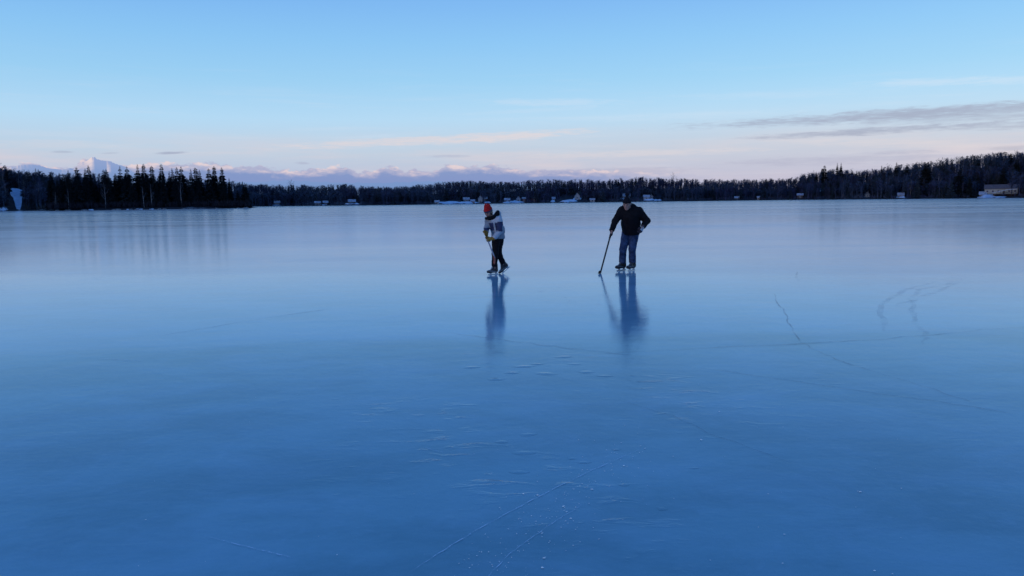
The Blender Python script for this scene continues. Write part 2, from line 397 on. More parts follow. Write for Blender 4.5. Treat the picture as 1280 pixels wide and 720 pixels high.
# ------------------------------------------------------------------ ice
def ice_mat():
    m = bpy.data.materials.new('lake_ice'); m.use_nodes = True
    nt = m.node_tree; nt.nodes.clear(); q = NB(nt)
    out = q.n('ShaderNodeOutputMaterial'); ge = q.n('ShaderNodeNewGeometry')
    df = q.n('ShaderNodeBsdfDiffuse'); gl = q.n('ShaderNodeBsdfGlossy'); fr = q.n('ShaderNodeFresnel'); mx = q.n('ShaderNodeMixShader')
    P = ge.outputs['Position']; x, y, z = q.sep(P)
    dist = q.m('POWER', q.m('ADD', q.m('MULTIPLY', x, x), q.m('MULTIPLY', y, y)), .5)
    big = q.noise(q.xyz(q.m('MULTIPLY', x, .12), q.m('MULTIPLY', y, .12), 0), 1, 4, .6)
    med = q.noise(q.xyz(q.m('MULTIPLY', x, .6), q.m('MULTIPLY', y, 1.1), 5), 1, 5, .62)
    # re-frozen sheets of slightly different ice, their edges crossing the lake
    def edge(at, slope, wob, wid):
        yy = q.m('ADD', q.m('ADD', y, q.m('MULTIPLY', x, slope)), q.m('MULTIPLY', q.m('SUBTRACT', big, .5), wob))
        return q.smooth(yy, at-wid, at+wid)
    e1 = edge(8.6, -.075, 1.2, .35); e2 = edge(16.3, .14, 4.5, .75); e3 = edge(20.6, .02, 3, .25); e4 = edge(27.5, 0, 3, .6); e5 = edge(60, 0, 30, 6)
    fz = q.noise(q.xyz(q.m('MULTIPLY', x, .06), q.m('MULTIPLY', y, .10), 2), 1, 5, .65)
    streak = q.noise(q.xyz(q.m('MULTIPLY', x, .006), q.m('MULTIPLY', y, .075), 8), 1, 4, .65)
    mot = q.noise(q.xyz(q.m('MULTIPLY', x, 1.1), q.m('MULTIPLY', y, 1.3), 11), 1, 7, .72, .6)
    fine = q.noise(q.xyz(q.m('MULTIPLY', x, 9), q.m('MULTIPLY', y, 9), 13), 1, 5, .75)
    frost = q.m('ADD', q.m('MULTIPLY', q.smooth(mot, .40, .72), .16), q.m('MULTIPLY', q.smooth(fine, .5, .78), .10))
    frost = q.m('ADD', frost, q.m('MULTIPLY', e1, .32))
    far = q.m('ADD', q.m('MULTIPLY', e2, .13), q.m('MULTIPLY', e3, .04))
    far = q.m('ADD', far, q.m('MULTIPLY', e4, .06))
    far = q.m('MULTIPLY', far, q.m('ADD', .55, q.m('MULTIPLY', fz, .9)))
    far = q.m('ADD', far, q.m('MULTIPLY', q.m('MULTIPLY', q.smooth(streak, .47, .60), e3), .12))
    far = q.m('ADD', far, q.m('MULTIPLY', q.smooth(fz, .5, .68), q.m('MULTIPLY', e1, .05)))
    deep = q.mix(q.smooth(med, .38, .62), (.122,.280,.352,1), (.170,.358,.448,1))
    deep = q.mix(q.m('MULTIPLY', q.smooth(big, .4, .65), .4), deep, (.095,.228,.30,1))
    q.link(q.mix(frost, deep, (.36,.56,.80,1)), df.inputs['Color'])
    rg = q.m('ADD', q.m('MULTIPLY', e1, -.045), .125)
    rg = q.m('ADD', rg, q.m('MULTIPLY', q.m('SUBTRACT', mot, .5), .12))
    rg = q.m('ADD', rg, q.m('MULTIPLY', far, .15))
    q.link(rg, gl.inputs['Roughness']); gl.inputs['Color'].default_value = (.80,.91,1,1); fr.inputs['IOR'].default_value = 1.31
    # shallow swells, small lenses and grain of the surface
    f1 = q.noise(q.xyz(q.m('MULTIPLY', x, 1.6), q.m('MULTIPLY', y, 3.4), 0), 1, 3, .5)
    f2 = q.noise(q.xyz(q.m('MULTIPLY', x, 14), q.m('MULTIPLY', y, 22), 0), 1, 3, .6)
    f3 = q.smooth(q.noise(q.xyz(q.m('MULTIPLY', x, 5), q.m('MULTIPLY', y, 8), 3), 1, 2, .5), .62, .75)
    hgt = q.m('ADD', q.m('MULTIPLY', f1, .0022), q.m('MULTIPLY', f2, .0016))
    hgt = q.m('ADD', hgt, q.m('MULTIPLY', mot, .004))
    hgt = q.m('ADD', hgt, q.m('MULTIPLY', q.m('MULTIPLY', f3, q.smooth(big, .5, .62)), .002))
    f4 = q.smooth(q.noise(q.xyz(q.m('MULTIPLY', x, 3.2), q.m('MULTIPLY', y, 7.5), 17), 1, 4, .55, .5), .54, .74)
    hgt = q.m('ADD', hgt, q.m('MULTIPLY', q.m('MULTIPLY', f4, q.m('MULTIPLY', q.smooth(q.noise(q.xyz(q.m('MULTIPLY', x, .5), q.m('MULTIPLY', y, .4), 21), 1, 2), .45, .66), q.m('ADD', .10, q.smooth(q.m('ADD', q.m('ABSOLUTE', q.m('SUBTRACT', x, .25)), q.m('MULTIPLY', q.m('ABSOLUTE', q.m('SUBTRACT', y, 5.5)), .35)), 2.2, .4)))), .0055))
    bn = q.n('ShaderNodeBump'); bn.inputs['Distance'].default_value = 1.0
    q.put(bn.inputs['Strength'], q.smooth(dist, 5, 30, .65, .05))
    q.link(hgt, bn.inputs['Height'])
    for nd in (df, gl, fr): q.link(bn.outputs[0], nd.inputs['Normal'])
    q.link(fr.outputs[0], mx.inputs[0]); q.link(df.outputs[0], mx.inputs[1]); q.link(gl.outputs[0], mx.inputs[2])
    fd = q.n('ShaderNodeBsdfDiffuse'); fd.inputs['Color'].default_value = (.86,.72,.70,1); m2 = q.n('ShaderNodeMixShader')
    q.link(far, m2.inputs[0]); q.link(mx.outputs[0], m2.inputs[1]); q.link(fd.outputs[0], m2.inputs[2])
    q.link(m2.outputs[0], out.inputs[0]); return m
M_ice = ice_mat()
g = G(); N = 96; g.v.append(Vector((0,0,0)))
for r_ in (12, 60, 250, 900, 1600):
    for k in range(N): g.v.append(Vector((r_*math.cos(2*math.pi*k/N), r_*math.sin(2*math.pi*k/N), 0)))
for k in range(N): g.f.append((0, 1+k, 1+(k+1) % N)); g.m.append(0)
for j in range(4):
    for k in range(N):
        a_, c_, k2 = 1+j*N, 1+(j+1)*N, (k+1) % N
        g.f.append((a_+k, c_+k, c_+k2, a_+k2)); g.m.append(0)
ice = struct(obj('ice', g.mesh('ice', M_ice))); tag(ice, 'smooth blue ice of the frozen lake')

def thin_mat(name, color, alpha, rough=.4, scale=3):
    m = bpy.data.materials.new(name); m.use_nodes = True
    nt = m.node_tree; nt.nodes.clear(); q = NB(nt)
    out = q.n('ShaderNodeOutputMaterial'); p = q.n('ShaderNodeBsdfPrincipled'); ge = q.n('ShaderNodeNewGeometry')
    p.inputs['Base Color'].default_value = color; p.inputs['Roughness'].default_value = rough; p.inputs['IOR'].default_value = 1.31
    p.inputs['Specular IOR Level'].default_value = .15
    n = q.smooth(q.noise(ge.outputs['Position'], scale, 4, .7), .38, .62, .15, 1)
    q.link(q.m('MULTIPLY', n, alpha), p.inputs['Alpha']); q.link(p.outputs[0], out.inputs[0]); return m
M_crack = thin_mat('ice_crack_dark', (.03,.07,.15,1), .42, .3, 1.5)
M_crackf = thin_mat('ice_crack_faint', (.03,.08,.17,1), .38, .3, .8)
M_scr = thin_mat('ice_scratch_white', (.62,.76,.92,1), .9, .6, 18)
M_skate = thin_mat('ice_skate_mark', (.05,.14,.26,1), .12, .3, 2)
def ribbon(name, pts_px, width, m, wob=.04, seg=14, seed=0, z=.004, taper=True):
    P = [on_ice(*p) for p in pts_px]; L = []
    for i in range(len(P)-1):
        for k in range(seg): L.append(P[i].lerp(P[i+1], k/seg))
    L.append(P[-1]); g = G(); n = len(L); prev = None
    for i, p in enumerate(L):
        t = (L[min(i+1, n-1)]-L[max(i-1, 0)]).normalized(); s = Vector((-t.y, t.x, 0))
        o = wob*(mnoise.noise(Vector((i*.31, seed*7.3, 0)))+.4*mnoise.noise(Vector((i*1.1, seed*3.1, 4))))
        wd = width*(.5+.5*abs(mnoise.noise(Vector((i*.4, seed, 9))))*1.6)
        if taper: wd *= min(1, .15+6*min(i, n-1-i)/n)
        c = p+s*o; c.z = z; g.v += [c-s*wd/2, c+s*wd/2]
        if i: g.f.append((2*i-2, 2*i-1, 2*i+1, 2*i)); g.m.append(0)
    return obj(name, g.mesh(name, m), ice)
ribbon('crack', [(967,367),(971,379),(983,392),(988,408),(1001,428),(1030,443),(1060,455),(1100,467)], .024, M_crack, .03, 9, 1)
ribbon('crack', [(1100,467),(1160,485),(1220,505)], .012, M_crackf, .03, 9, 12)
ribbon('crack', [(560,416),(640,427),(700,434),(790,445)], .035, M_crackf, .05, 12, 2)
ribbon('crack', [(740,443),(850,437),(1000,430),(1120,423),(1240,412),(1340,404)], .040, M_crackf, .08, 12, 3)
ribbon('crack', [(840,455),(960,472),(1080,490),(1180,503),(1290,522)], .018, M_crackf, .03, 12, 4)
ribbon('crack', [(770,500),(840,520),(900,548),(990,580)], .009, M_crackf, .03, 12, 5)
ribbon('crack', [(997,340),(995,346),(998,352)], .03, M_crackf, .02, 8, 6, taper=False)
ribbon('crack', [(200,420),(330,398),(420,385)], .03, M_crackf, .05, 12, 7)
ribbon('skate_mark', [(1206,349),(1180,355),(1150,362),(1138,375),(1140,395),(1152,415),(1158,432)], .10, M_skate, .08, 8, 8)
ribbon('skate_mark', [(1170,352),(1130,364),(1105,378),(1100,395),(1104,414)], .13, M_skate, .08, 8, 9)
ribbon('skate_mark', [(1200,353),(1150,372),(1120,382)], .12, M_skate, .08, 8, 10)
ribbon('scratch', [(262,672),(300,682),(334,690),(366,698)], .008, M_scr, .004, 14, 11, taper=True)
ribbon('scratch', [(510,718),(560,685),(610,655),(680,618),(740,588),(800,562)], .0075, M_scr, .006, 14, 12)
ribbon('scratch', [(530,560),(555,566)], .006, M_scr, .01, 10, 13)
ribbon('scratch', [(590,742),(640,690),(690,655),(730,630)], .005, M_scr, .008, 14, 14)
ribbon('scratch', [(120,448),(180,452)], .01, M_scr, .02, 10, 16)
# ice chips and trapped bubbles lying along the scuffed track
g = G()
for k in range(330):
    t = rnd.random(); px = 600+t*190+rnd.gauss(0, 28); py = 720-t*165+rnd.gauss(0, 18)
    if rnd.random() < .2: px, py = rnd.uniform(150, 1150), rnd.uniform(480, 720)
    p = on_ice(px, min(740, py)); r_ = rnd.uniform(.0009, .0036)*(2.0 if rnd.random() < .1 else 1)
    c = p+Vector((0, 0, .0035)); ks = [Vector((math.cos(a)*r_*rnd.uniform(.7,1.6), math.sin(a)*r_*rnd.uniform(.6,1), 0)) for a in (0,1.3,2.5,3.8,5.1)]
    n = len(g.v); g.v.append(c+Vector((0,0,r_*.6))); g.v += [c+q for q in ks]
    for i in range(5): g.f.append((n, n+1+i, n+1+(i+1) % 5)); g.m.append(0)
M_chip = mat('ice_chip', (.80,.88,.95), .5, .1, 30)
o = obj('ice_chips', g.mesh('ice_chips', M_chip)); tag(o, 'scattered white ice chips and bubbles on the near ice', 'ice chips', kind='stuff')
# low frozen ripples (lens-shaped bumps)
M_rip = M_ice
for (px, py, wx, wy) in [(655,458,.22,.05),(672,455,.16,.04),(682,467,.26,.06),(733,465,.2,.05),(718,455,.14,.04),(640,466,.2,.04),(661,543,.13,.035),(655,566,.15,.04),(649,590,.12,.03),(627,552,.12,.03),(705,446,.2,.05),(620,474,.2,.05),(590,459,.22,.05),(756,470,.15,.04),(780,606,.06,.02),(828,636,.07,.02),(868,585,.06,.015),(715,573,.08,.02),(730,578,.09,.02),(770,562,.06,.015)]:
    c = on_ice(px, py); g = G(); NR_, NA_ = 5, 20; n = 0; g.v.append(Vector((0,0,.0075*min(1, wx*5)*.34+.0008)))
    for j in range(1, NR_+1):
        rr = j/NR_
        for k in range(NA_):
            a = 2*math.pi*k/NA_; h = (math.cos(rr*math.pi)+1)/2*.0075*min(1, wx*5)
            g.v.append(Vector((wx*.42*rr*math.cos(a)*(1+.2*math.sin(2*a+px)), wy*1.1*rr*math.sin(a), h*.34+.0008)))
    for k in range(NA_): g.f.append((0, 1+k, 1+(k+1) % NA_)); g.m.append(0)
    for j in range(NR_-1):
        for k in range(NA_): a_, c_, k2 = 1+j*NA_, 1+(j+1)*NA_, (k+1) % NA_; g.f.append((a_+k, c_+k, c_+k2, a_+k2)); g.m.append(0)
    o = obj('frozen_ripple', g.mesh('frozen_ripple', M_ice, True), ice, c); o.rotation_euler = (0, 0, rnd.uniform(-.3, .4))

# ------------------------------------------------------------------ trees
def spruce_geo(h, rw, seed, dense=1.0, club=0.0, bare=.06, lean=0):
    r = random.Random(seed); tr = G(); cr_ = G()
    n = 7; pts = [Vector((lean*h*(k/n)**2+r.uniform(-.01,.01)*h*.3, r.uniform(-.01,.01)*h*.3, h*k/n*.99)) for k in range(n+1)]
    tr.tube(pts, [h*.013*(1-.9*k/n) for k in range(n+1)], 6)
    z = h*bare; lv = 0
    while z < h*.995:
        t = z/h; env = rw*((1-t)**.62)*(.75+.45*r.random())
        if club and t > .80: env = max(env, rw*club*math.sin(min(1, (t-.78)/.2)*math.pi)**.5*(.7+.5*r.random()) if t < .975 else .02)
        env = max(env, .12+.02*h*(1-t)); nb = int((5+3*(1-t))*dense)+2
        cx = lean*h*t*t
        if r.random() < .10: env *= .45
        off = r.random()*6.28
        for k in range(nb):
            if r.random() < .12: continue
            a = off+6.283*k/nb+r.uniform(-.25,.25); L = env*r.uniform(.65,1.12)
            d = Vector((math.cos(a), math.sin(a), 0)); s = Vector((-math.sin(a), math.cos(a), 0))
            droop = r.uniform(.10,.40)*L*(1.2-t)
            base = Vector((cx, 0, z)); tip = base+d*L+Vector((0,0,-droop+.15*L*(t > .8)))
            wd = L*r.uniform(.22,.36)+.05; mid = base.lerp(tip, .55)+Vector((0,0,.06*L))
            cr_.quad(base, mid-s*wd, tip, mid+s*wd)
            hg = r.uniform(.18,.34)*L+.10   # hanging twigs under the bough
            cr_.quad(base+Vector((0,0,.05)), mid+Vector((0,0,-hg)), tip+Vector((0,0,-hg*.5)), mid+Vector((0,0,.1*L)))
            if L > .8:
                for q in range(2):
                    f = r.uniform(.45,.95); c = base.lerp(tip, f); e = c+s*r.choice((-1,1))*L*.35+d*.2*L+Vector((0,0,-.12*L))
                    cr_.tri(c, e, c+Vector((0,0,-.22*L)))
        z += h*(.024+.012*r.random())*(1.15-.45*t); lv += 1
    return tr, cr_
def bare_geo(h, rw, seed, nlimb=9, twigs=5, wt=.035, droop=0):
    r = random.Random(seed); tr = G(); cr_ = G(); n = 8; bend = r.uniform(-.06,.06)
    ax = lambda t: Vector((bend*h*t*t+math.sin(t*5+seed)*.01*h, math.cos(t*4+seed)*.01*h, h*t))
    tr.tube([ax(k/n*.97) for k in range(n+1)], [h*.0125*(1-.88*k/n) for k in range(n+1)], 6)
    for k in range(nlimb):
        t0 = .28+.66*(k+r.random())/nlimb; a = r.random()*6.28; L = rw*(1.25-t0)*r.uniform(.8,1.4)
        d = Vector((math.cos(a), math.sin(a), 0)); b0 = ax(t0)
        P = [b0, b0+d*L*.45+Vector((0,0,L*.55)), b0+d*L*.85+Vector((0,0,L*1.25))]
        tr.tube(P, [h*.005*(1.2-t0), h*.003*(1.2-t0), h*.001], 4, cap=False)
        for q in range(twigs):
            f = r.uniform(.2,1); c = P[0].lerp(P[1], f*2) if f < .5 else P[1].lerp(P[2], f*2-1)
            a2 = a+r.uniform(-1.5,1.5); l2 = L*r.uniform(.25,.6)
            dd = Vector((math.cos(a2), math.sin(a2), r.uniform(.5,1.8))).normalized(); e = c+dd*l2
            sd_ = dd.orthogonal().normalized()*wt
            if r.random() < .5: sd_ = dd.cross(sd_.normalized())*wt
            cr_.tri(c-sd_, c+sd_, e)
            for q2 in range(2):
                c2 = c.lerp(e, r.uniform(.3,.9)); a3 = a2+r.uniform(-1.2,1.2)
                d3 = Vector((math.cos(a3), math.sin(a3), r.uniform(.3,1.6)-droop)).normalized(); e3 = c2+d3*l2*.6
                s3 = d3.orthogonal().normalized()*wt*.8; cr_.tri(c2-s3, c2+s3, e3)
    return tr, cr_
SPR = []; 
for k in range(12):
    club = [0,.55,0,.7,.4,0,0,.5,0,.35,0,.6][k]
    tr, c = spruce_geo(18, [3.4,2.9,2.6,3.0,3.6,2.5,4.0,2.8,3.2,3.5,2.7,3.1][k], 100+k, 1.25, club*.62, [.05,.12,.05,.1,.04,.2,.03,.15,.08,.04,.1,.05][k], [0,.01,0,-.01,0,.02,0,0,-.01,0,.01,0][k])
    SPR.append((tr.mesh('trunk', M_bark), c.mesh('crown', M_spruce)))
BAR = []
for k in range(8):
    tr, c = bare_geo(15, [2.6,3.2,2.2,3.6,2.8,2.4,3.0,3.4][k], 300+k, 13, 8, .045)
    BAR.append((tr.mesh('trunk', M_bark if k % 2 else M_birch), c.mesh('crown', M_twig)))
BIR = []
for k in range(3):
    tr, c = bare_geo(14, [2.0,2.6,2.2][k], 400+k, 8, 6, .04)
    BIR.append((tr.mesh('trunk', M_birch), c.mesh('crown', M_twig)))

def place_tree(lib, k, p, h, base_h, label, name, group, rz=None, wide=1.0):
    t = thing(name, label, 'tree', p, rz if rz is not None else rnd.uniform(0, 6.28), group)
    s = h/base_h; t.scale = (s*wide, s*wide, s)
    tr, c = lib[k % len(lib)]
    obj('trunk', tr, t); obj('crown', c, t); return t

# --- spruces of the wooded point; notable ones placed by bearing and height seen
def island_at(px, depth):   # depth from the front shore in metres
    a = az_of(px); d = 383+depth; return Vector((d*math.sin(R(a)), d*math.cos(R(a)), .8))
def h_for(px, ytop, dist, z0=.8): return (hor_y(px)-ytop)/F*dist*math.cos(R(az_of(px)))+CAM_H-z0
front = [(98.5,209,1,'spruce with a broad clubbed top left of the pale mountain peak'),(114,207,0,'thin pointed spruce just left below the pale mountain peak'),
  (109,210.5,5,'narrow spruce tucked against the pointed spruce below the peak'),(132.5,212,4,'spruce with a knobbly top standing alone in a low stretch'),(136,211.5,1,'twin spruce with a crooked top beside the knobbly one'),
  (152.5,208,8,'lone tall spruce between the low gap and the tall clump'),(161.5,208.5,6,'ragged spruce on the left edge of the tall clump'),(175,205.5,2,'slender spruce left of the two tallest island trees'),
  (182.5,205,9,'tall spruce with a dense pointed crown in the island middle'),(192,207.5,3,'spruce with a thick ragged top left of the tallest island tree'),(204.5,205,7,'tallest island spruce with a heavy clubbed crown'),
  (214,214,2,'thin short spruce right of the heavy clubbed crown'),(218.5,210,5,'first spruce of the close trio in the island middle'),(223.5,209,0,'second spruce of the close trio in the island middle'),
  (229,208.5,6,'widest spruce of the close trio in the island middle'),(240.5,211.5,10,'thin spruce standing just right of the trio'),(246,209.5,3,'spruce with a narrow spire right of the trio'),
  (249.5,213.5,2,'low spruce squeezed between two narrow spires'),(252.5,212,5,'very thin spire spruce before the rightmost tall group'),(263,210.5,4,'round topped spruce opening the rightmost tall group'),
  (270,207.5,11,'dark spire spruce of the rightmost tall group'),(279.5,209.5,9,'last tall spruce of the point with a ragged right side'),(288,222.5,2,'short narrow spruce stepping down to the tip of the point'),
  (307,228.5,6,'dark rounded spruce alone on the very tip of the point'),(66,215.5,9,'spruce at the left end of the dark stand'),(88,213,8,'plain spruce in the left part of the dark stand')]
for k, (px, yt, kind, lab) in enumerate(front):
    dp = 6+((k*7) % 13); wide = 1.0 if px < 300 else 1.3
    p = island_at(px, dp); place_tree(SPR, kind, p, h_for(px, yt, 383+dp), 18, lab, 'spruce_tree', 'spruces on the wooded point', wide=wide)
skyl = [(62,216),(80,215),(100,211),(120,217),(140,214),(158,213),(170,213),(200,214),(212,220),(235,216),(255,216),(275,214),(290,225),(298,229),(312,238)]
for k in range(56):
    px = 64+k*(300-64)/55+rnd.uniform(-2,2); base = np.interp(px, [s[0] for s in skyl], [s[1] for s in skyl])+rnd.uniform(2, 13)
    dp = rnd.uniform(3, 30); p = island_at(px, dp)
    place_tree(SPR, rnd.randrange(12), p, h_for(px, base, 383+dp), 18, 'dark spruce closed in among its neighbours in the stand on the left point', 'spruce_tree', 'spruces filling the stand on the wooded point', wide=rnd.uniform(1.0,1.3))
for k, (px, yt, lab) in enumerate([(86,236,'pale thin birch trunk low in the left part of the dark stand'),(132,228,'pale leaning birch in front of the knobbly spruce'),(180,232,'bent pale birch left of the bank under the tallest trees'),
    (190,230,'pale birch with a leaning stem below the ragged topped spruce'),(227,226,'birch with a white trunk and spread limbs in the island middle'),(70,240,'small pale birch at the left end of the stand')]):
    p = island_at(px, 1.5+.3*k); place_tree(BIR, k, p, h_for(px, yt, 386), 14, lab, 'birch_tree', 'birches along the front of the point')
# brush + rocks along the island shore
def brush(name, fn, count, hmax, m, seed, label, wt=.03):
    r = random.Random(seed); g = G()
    for k in range(count):
        p, hh = fn(r); hh *= hmax
        for q in range(5):
            a = r.random()*6.28; d = Vector((math.cos(a)*.45, math.sin(a)*.45, 1)).normalized(); e = p+d*hh*r.uniform(.5,1)
            s = Vector((math.cos(a+1.5), math.sin(a+1.5), 0))*wt
            g.tri(p-s, p+s, e)
            c = p.lerp(e, .5); g.tri(c-s, c+s, c+Vector((r.uniform(-.5,.5), r.uniform(-.5,.5), .8))*hh*.4)
    o = obj(name, g.mesh(name, m)); tag(o, label, 'brush', kind='stuff')
brush('undergrowth', lambda r: (island_at(r.uniform(60, 312), r.uniform(1, 26)), r.uniform(.5,1)), 2600, 4.5, M_bark, 5, 'dark undergrowth between the trunks on the wooded point', .12)
rk = []
for q in range(5):
    r = random.Random(600+q); g = G(); bm = bmesh.new(); bmesh.ops.create_icosphere(bm, subdivisions=2, radius=1)
    for v in bm.verts:
        n_ = mnoise.noise(v.co*1.7+Vector((q*5, 0, 0))); v.co *= 1+.45*n_; v.co.z *= .55
    me = bpy.data.meshes.new('shore_rock'); bm.to_mesh(me); bm.free(); me.materials.append(M_rock if q < 3 else M_snow); rk.append(me)
for k in range(40):
    px = rnd.uniform(62, 312) if k < 32 else rnd.uniform(-2, 60)
    p = island_at(px, rnd.uniform(-2.5, 1.5)) if k < 32 else land_pt(px, rnd.uniform(.3, 4))[0]
    p.z = .15 if k < 32 else p.z
    o = obj('shore_rock', rk[k % 4 if k % 9 else 4], None, p); s = rnd.uniform(.3, .9); o.scale = (s*rnd.uniform(1,2.2), s, s*.8); o.rotation_euler = (0, 0, rnd.uniform(0, 3))
    tag(o, 'low grey rock at the ice edge under the left shore trees', 'rock', 'rocks along the left shore')

# --- left hillside behind, and right wood: individual trees
excl = [(12,31,0,75),(540,577,0,42),(570,600,0,24),(604,614,0,14),(627,657,0,20),(640,652,0,32),(699,727,0,50),(735,745,0,14),(686,695,0,30),(772,793,15,45),(800,828,0,32),(1217,1262,0,10),(1222,1275,0,38),
        (1018,1036,54,84),(994,1006,0,26),(340,352,0,26),(388,411,0,16),(430,450,0,26),(918,925,0,24),(1080,1088,0,30),(1120,1132,0,22),(590,600,0,30),(946,950,0,14)]
def blocked(px, s):
    if any(q[0] < px < q[1] and q[2]-3 < s < q[3]+1 or (q[0] < px < q[1] and s < q[2]) for q in snow_list if q[3] > 15 and q[3] < 60 and q[1]-q[0] > 9): return True
    if 16.5 < px < 28.5 and s < 66: return True
    return any(a-.5 < px < b_+.5 and c-2 < s < d+1 for a, b_, c, d in excl) and rnd.random() < .88
nL = 0
while nL < 34:
    px = rnd.uniform(-30, 64); s = rnd.uniform(8, 90)
    if blocked(px, s): continue
    p, a = land_pt(px, s, -.3); sp = rnd.random() < .5
    place_tree(SPR if sp else BAR, rnd.randrange(12), p, rnd.uniform(9, 14), 18 if sp else 15, 'dark spruce on the left hillside above the snowy chute' if sp else 'bare grey tree on the left hillside above the snowy chute',
               'spruce_tree' if sp else 'bare_tree', 'spruces on the left hillside' if sp else 'bare trees on the left hillside', wide=1.2)
    nL += 1
nR = 0
while nR < 92:
    px = rnd.uniform(1010, 1300); s = rnd.uniform(4, 120)
    if blocked(px, s): continue
    p, a = land_pt(px, s, -.3); sp = rnd.random() < (.62 if s < 40 else .3)
    hh = rnd.uniform(10, 14.5) if sp else rnd.uniform(11, 15.5)
    place_tree(SPR if sp else BAR, rnd.randrange(12), p, hh, 18 if sp else 15, 'dark spruce among the shore trees of the right hand wood' if sp else 'bare leafless tree in the right hand wood',
               'spruce_tree' if sp else 'bare_tree', 'spruces in the right wood' if sp else 'bare trees in the right wood', wide=1.35 if sp else 1.1)
    nR += 1
spec = [(1029.5,207,4,'spruce','lone dark spire spruce left of the pair on the right skyline',70,1.3),(1045.5,203.8,10,'spruce','left one of the two thin spruces highest on the right skyline',80,.9),(1050,203.8,2,'spruce','right one of the two thin spruces highest on the right skyline',80,.95),
        (1101,207,5,'spruce','thin spruce poking above the rounded wood on the right',80,.9),(1119,203,2,'spruce','small spire spruce at the left foot of the tall right wood',60,1.1),(1132,206,0,'spruce','second small spire spruce right of the rounded wood',60,1.1),
        (1156.5,204,6,'spruce','broad dark spruce marking the step up to the tall right wood',30,1.6),(1198,213,9,'spruce','wide near black spruce by the ice left of the cabin snow',12,2.0),(1193,222,6,'spruce','lower dark spruce beside the wide black one at the ice edge',10,1.8),
        (1170,198.5,0,'bare','tall bare tree left of the frosted gap on the right',90,1),(1176,197.5,3,'bare','tall bare tree with an open top on the right skyline',95,1),(1188,198.5,5,'bare','bare tree standing clear on the right skyline',95,1),
        (1226,193.5,2,'bare','tall bare tree above the snow bank on the right',95,1),(1267,189,6,'bare','highest bare tree above the brown roofed house',85,1),(841,216.5,1,'bare','bare tree standing above the middle skyline right of the skaters',140,1.3),
        (366,225,3,'bare','round bare tree rising over the far shore right of the point',130,1.3),(1269,198,7,'spruce','dark bushy spruce behind the brown roofed house',60,1.5)]
for (px, yt, k, kd, lab, s, wd) in spec:
    p, a = land_pt(px, s, -.3); d = float(shore_at(a))+s; hh = h_for(px, yt, d, p.z)
    hh = min(hh, 26); sp = kd == 'spruce'
    place_tree(SPR if sp else BAR, k, p, hh, 18 if sp else 15, lab, 'spruce_tree' if sp else 'bare_tree', None, wide=wd)

# --- the far wood as one mass
def lowpoly(tr_cr, trunk=True):
    return tr_cr
far_lib = []
for k in range(6):
    tr, c = spruce_geo(12, [1.5,1.8,1.3,2.0,1.6,1.9][k], 700+k, .28, [0,.4,0,0,.5,0][k], .08)
    g = G(); r = random.Random(k)
    tr2 = G(); tr2.tube([(0,0,0),(0,0,11.6)], [.16,.03], 3, cap=False)
    far_lib.append((np.array([tuple(v) for v in tr2.v+c.v]), tr2.f+[tuple(i+len(tr2.v) for i in f) for f in c.f], 0))
for k in range(6):
    r = random.Random(800+k); g = G(); g.tube([(0,0,0),(.2,0,7),(0,.2,11)], [.15,.09,.03], 3, cap=False)
    for q in range(46):
        t = r.uniform(.3,1); a = r.random()*6.28; L = 2.6*math.sin(min(1,(t-.2)/.8)*2.6)*r.uniform(.5,1.15)+.35; p = Vector((0,0,11*t))
        d = Vector((math.cos(a), math.sin(a), r.uniform(.9,2.2))).normalized(); e = p+d*L; s = Vector((-math.sin(a), math.cos(a), 0))*.11
        g.tri(p-s, p+s, e)
        c = p.lerp(e, .6); d2 = Vector((math.cos(a+r.uniform(-1.5,1.5)), math.sin(a+r.uniform(-1.5,1.5)), 1)).normalized(); g.tri(c-s*.8, c+s*.8, c+d2*L*.6)
    far_lib.append((np.array([tuple(v) for v in g.v]), list(g.f), 1))
def wood(name, px0, px1, count, label, smin=3, smax=150, sprf=.16, seed=1, hs=(5.5,11.3)):
    r = random.Random(seed); VV = []; FF = []; MI = []; n0 = 0; k = 0
    while k < count:
        px = r.uniform(px0, px1); s = smin+(smax-smin)*r.random()
        if blocked(px, s): continue
        k += 1
        clus = mnoise.noise(Vector((px*.05, s*.03, 1)))
        kind = r.randrange(6) if r.random() < sprf+.5*clus else 6+r.randrange(6)
        v, f, mi = far_lib[kind]; p, a = land_pt(px, s, -.3); sc = r.uniform(*hs)/12; th = r.random()*6.28; c, sn_ = math.cos(th), math.sin(th)
        wd = (.55*sc+.45)*1.9; q = np.empty_like(v); q[:,0] = (v[:,0]*c-v[:,1]*sn_)*wd+p.x; q[:,1] = (v[:,0]*sn_+v[:,1]*c)*wd+p.y; q[:,2] = v[:,2]*sc+p.z
        VV.append(q); FF += [tuple(i+n0 for i in ff) for ff in f]; MI += [mi]*len(f); n0 += len(v)
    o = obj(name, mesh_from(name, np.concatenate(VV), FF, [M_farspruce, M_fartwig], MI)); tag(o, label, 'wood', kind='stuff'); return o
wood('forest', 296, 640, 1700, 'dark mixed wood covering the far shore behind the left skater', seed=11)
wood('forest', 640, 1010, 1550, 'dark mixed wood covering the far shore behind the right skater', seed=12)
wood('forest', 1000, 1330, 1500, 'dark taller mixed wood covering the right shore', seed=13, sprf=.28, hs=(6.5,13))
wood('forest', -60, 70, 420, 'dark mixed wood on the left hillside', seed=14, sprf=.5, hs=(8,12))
wood('forest', 64, 305, 420, 'low wood far behind the spruce point', seed=15, sprf=.35, smin=40, hs=(8,13))
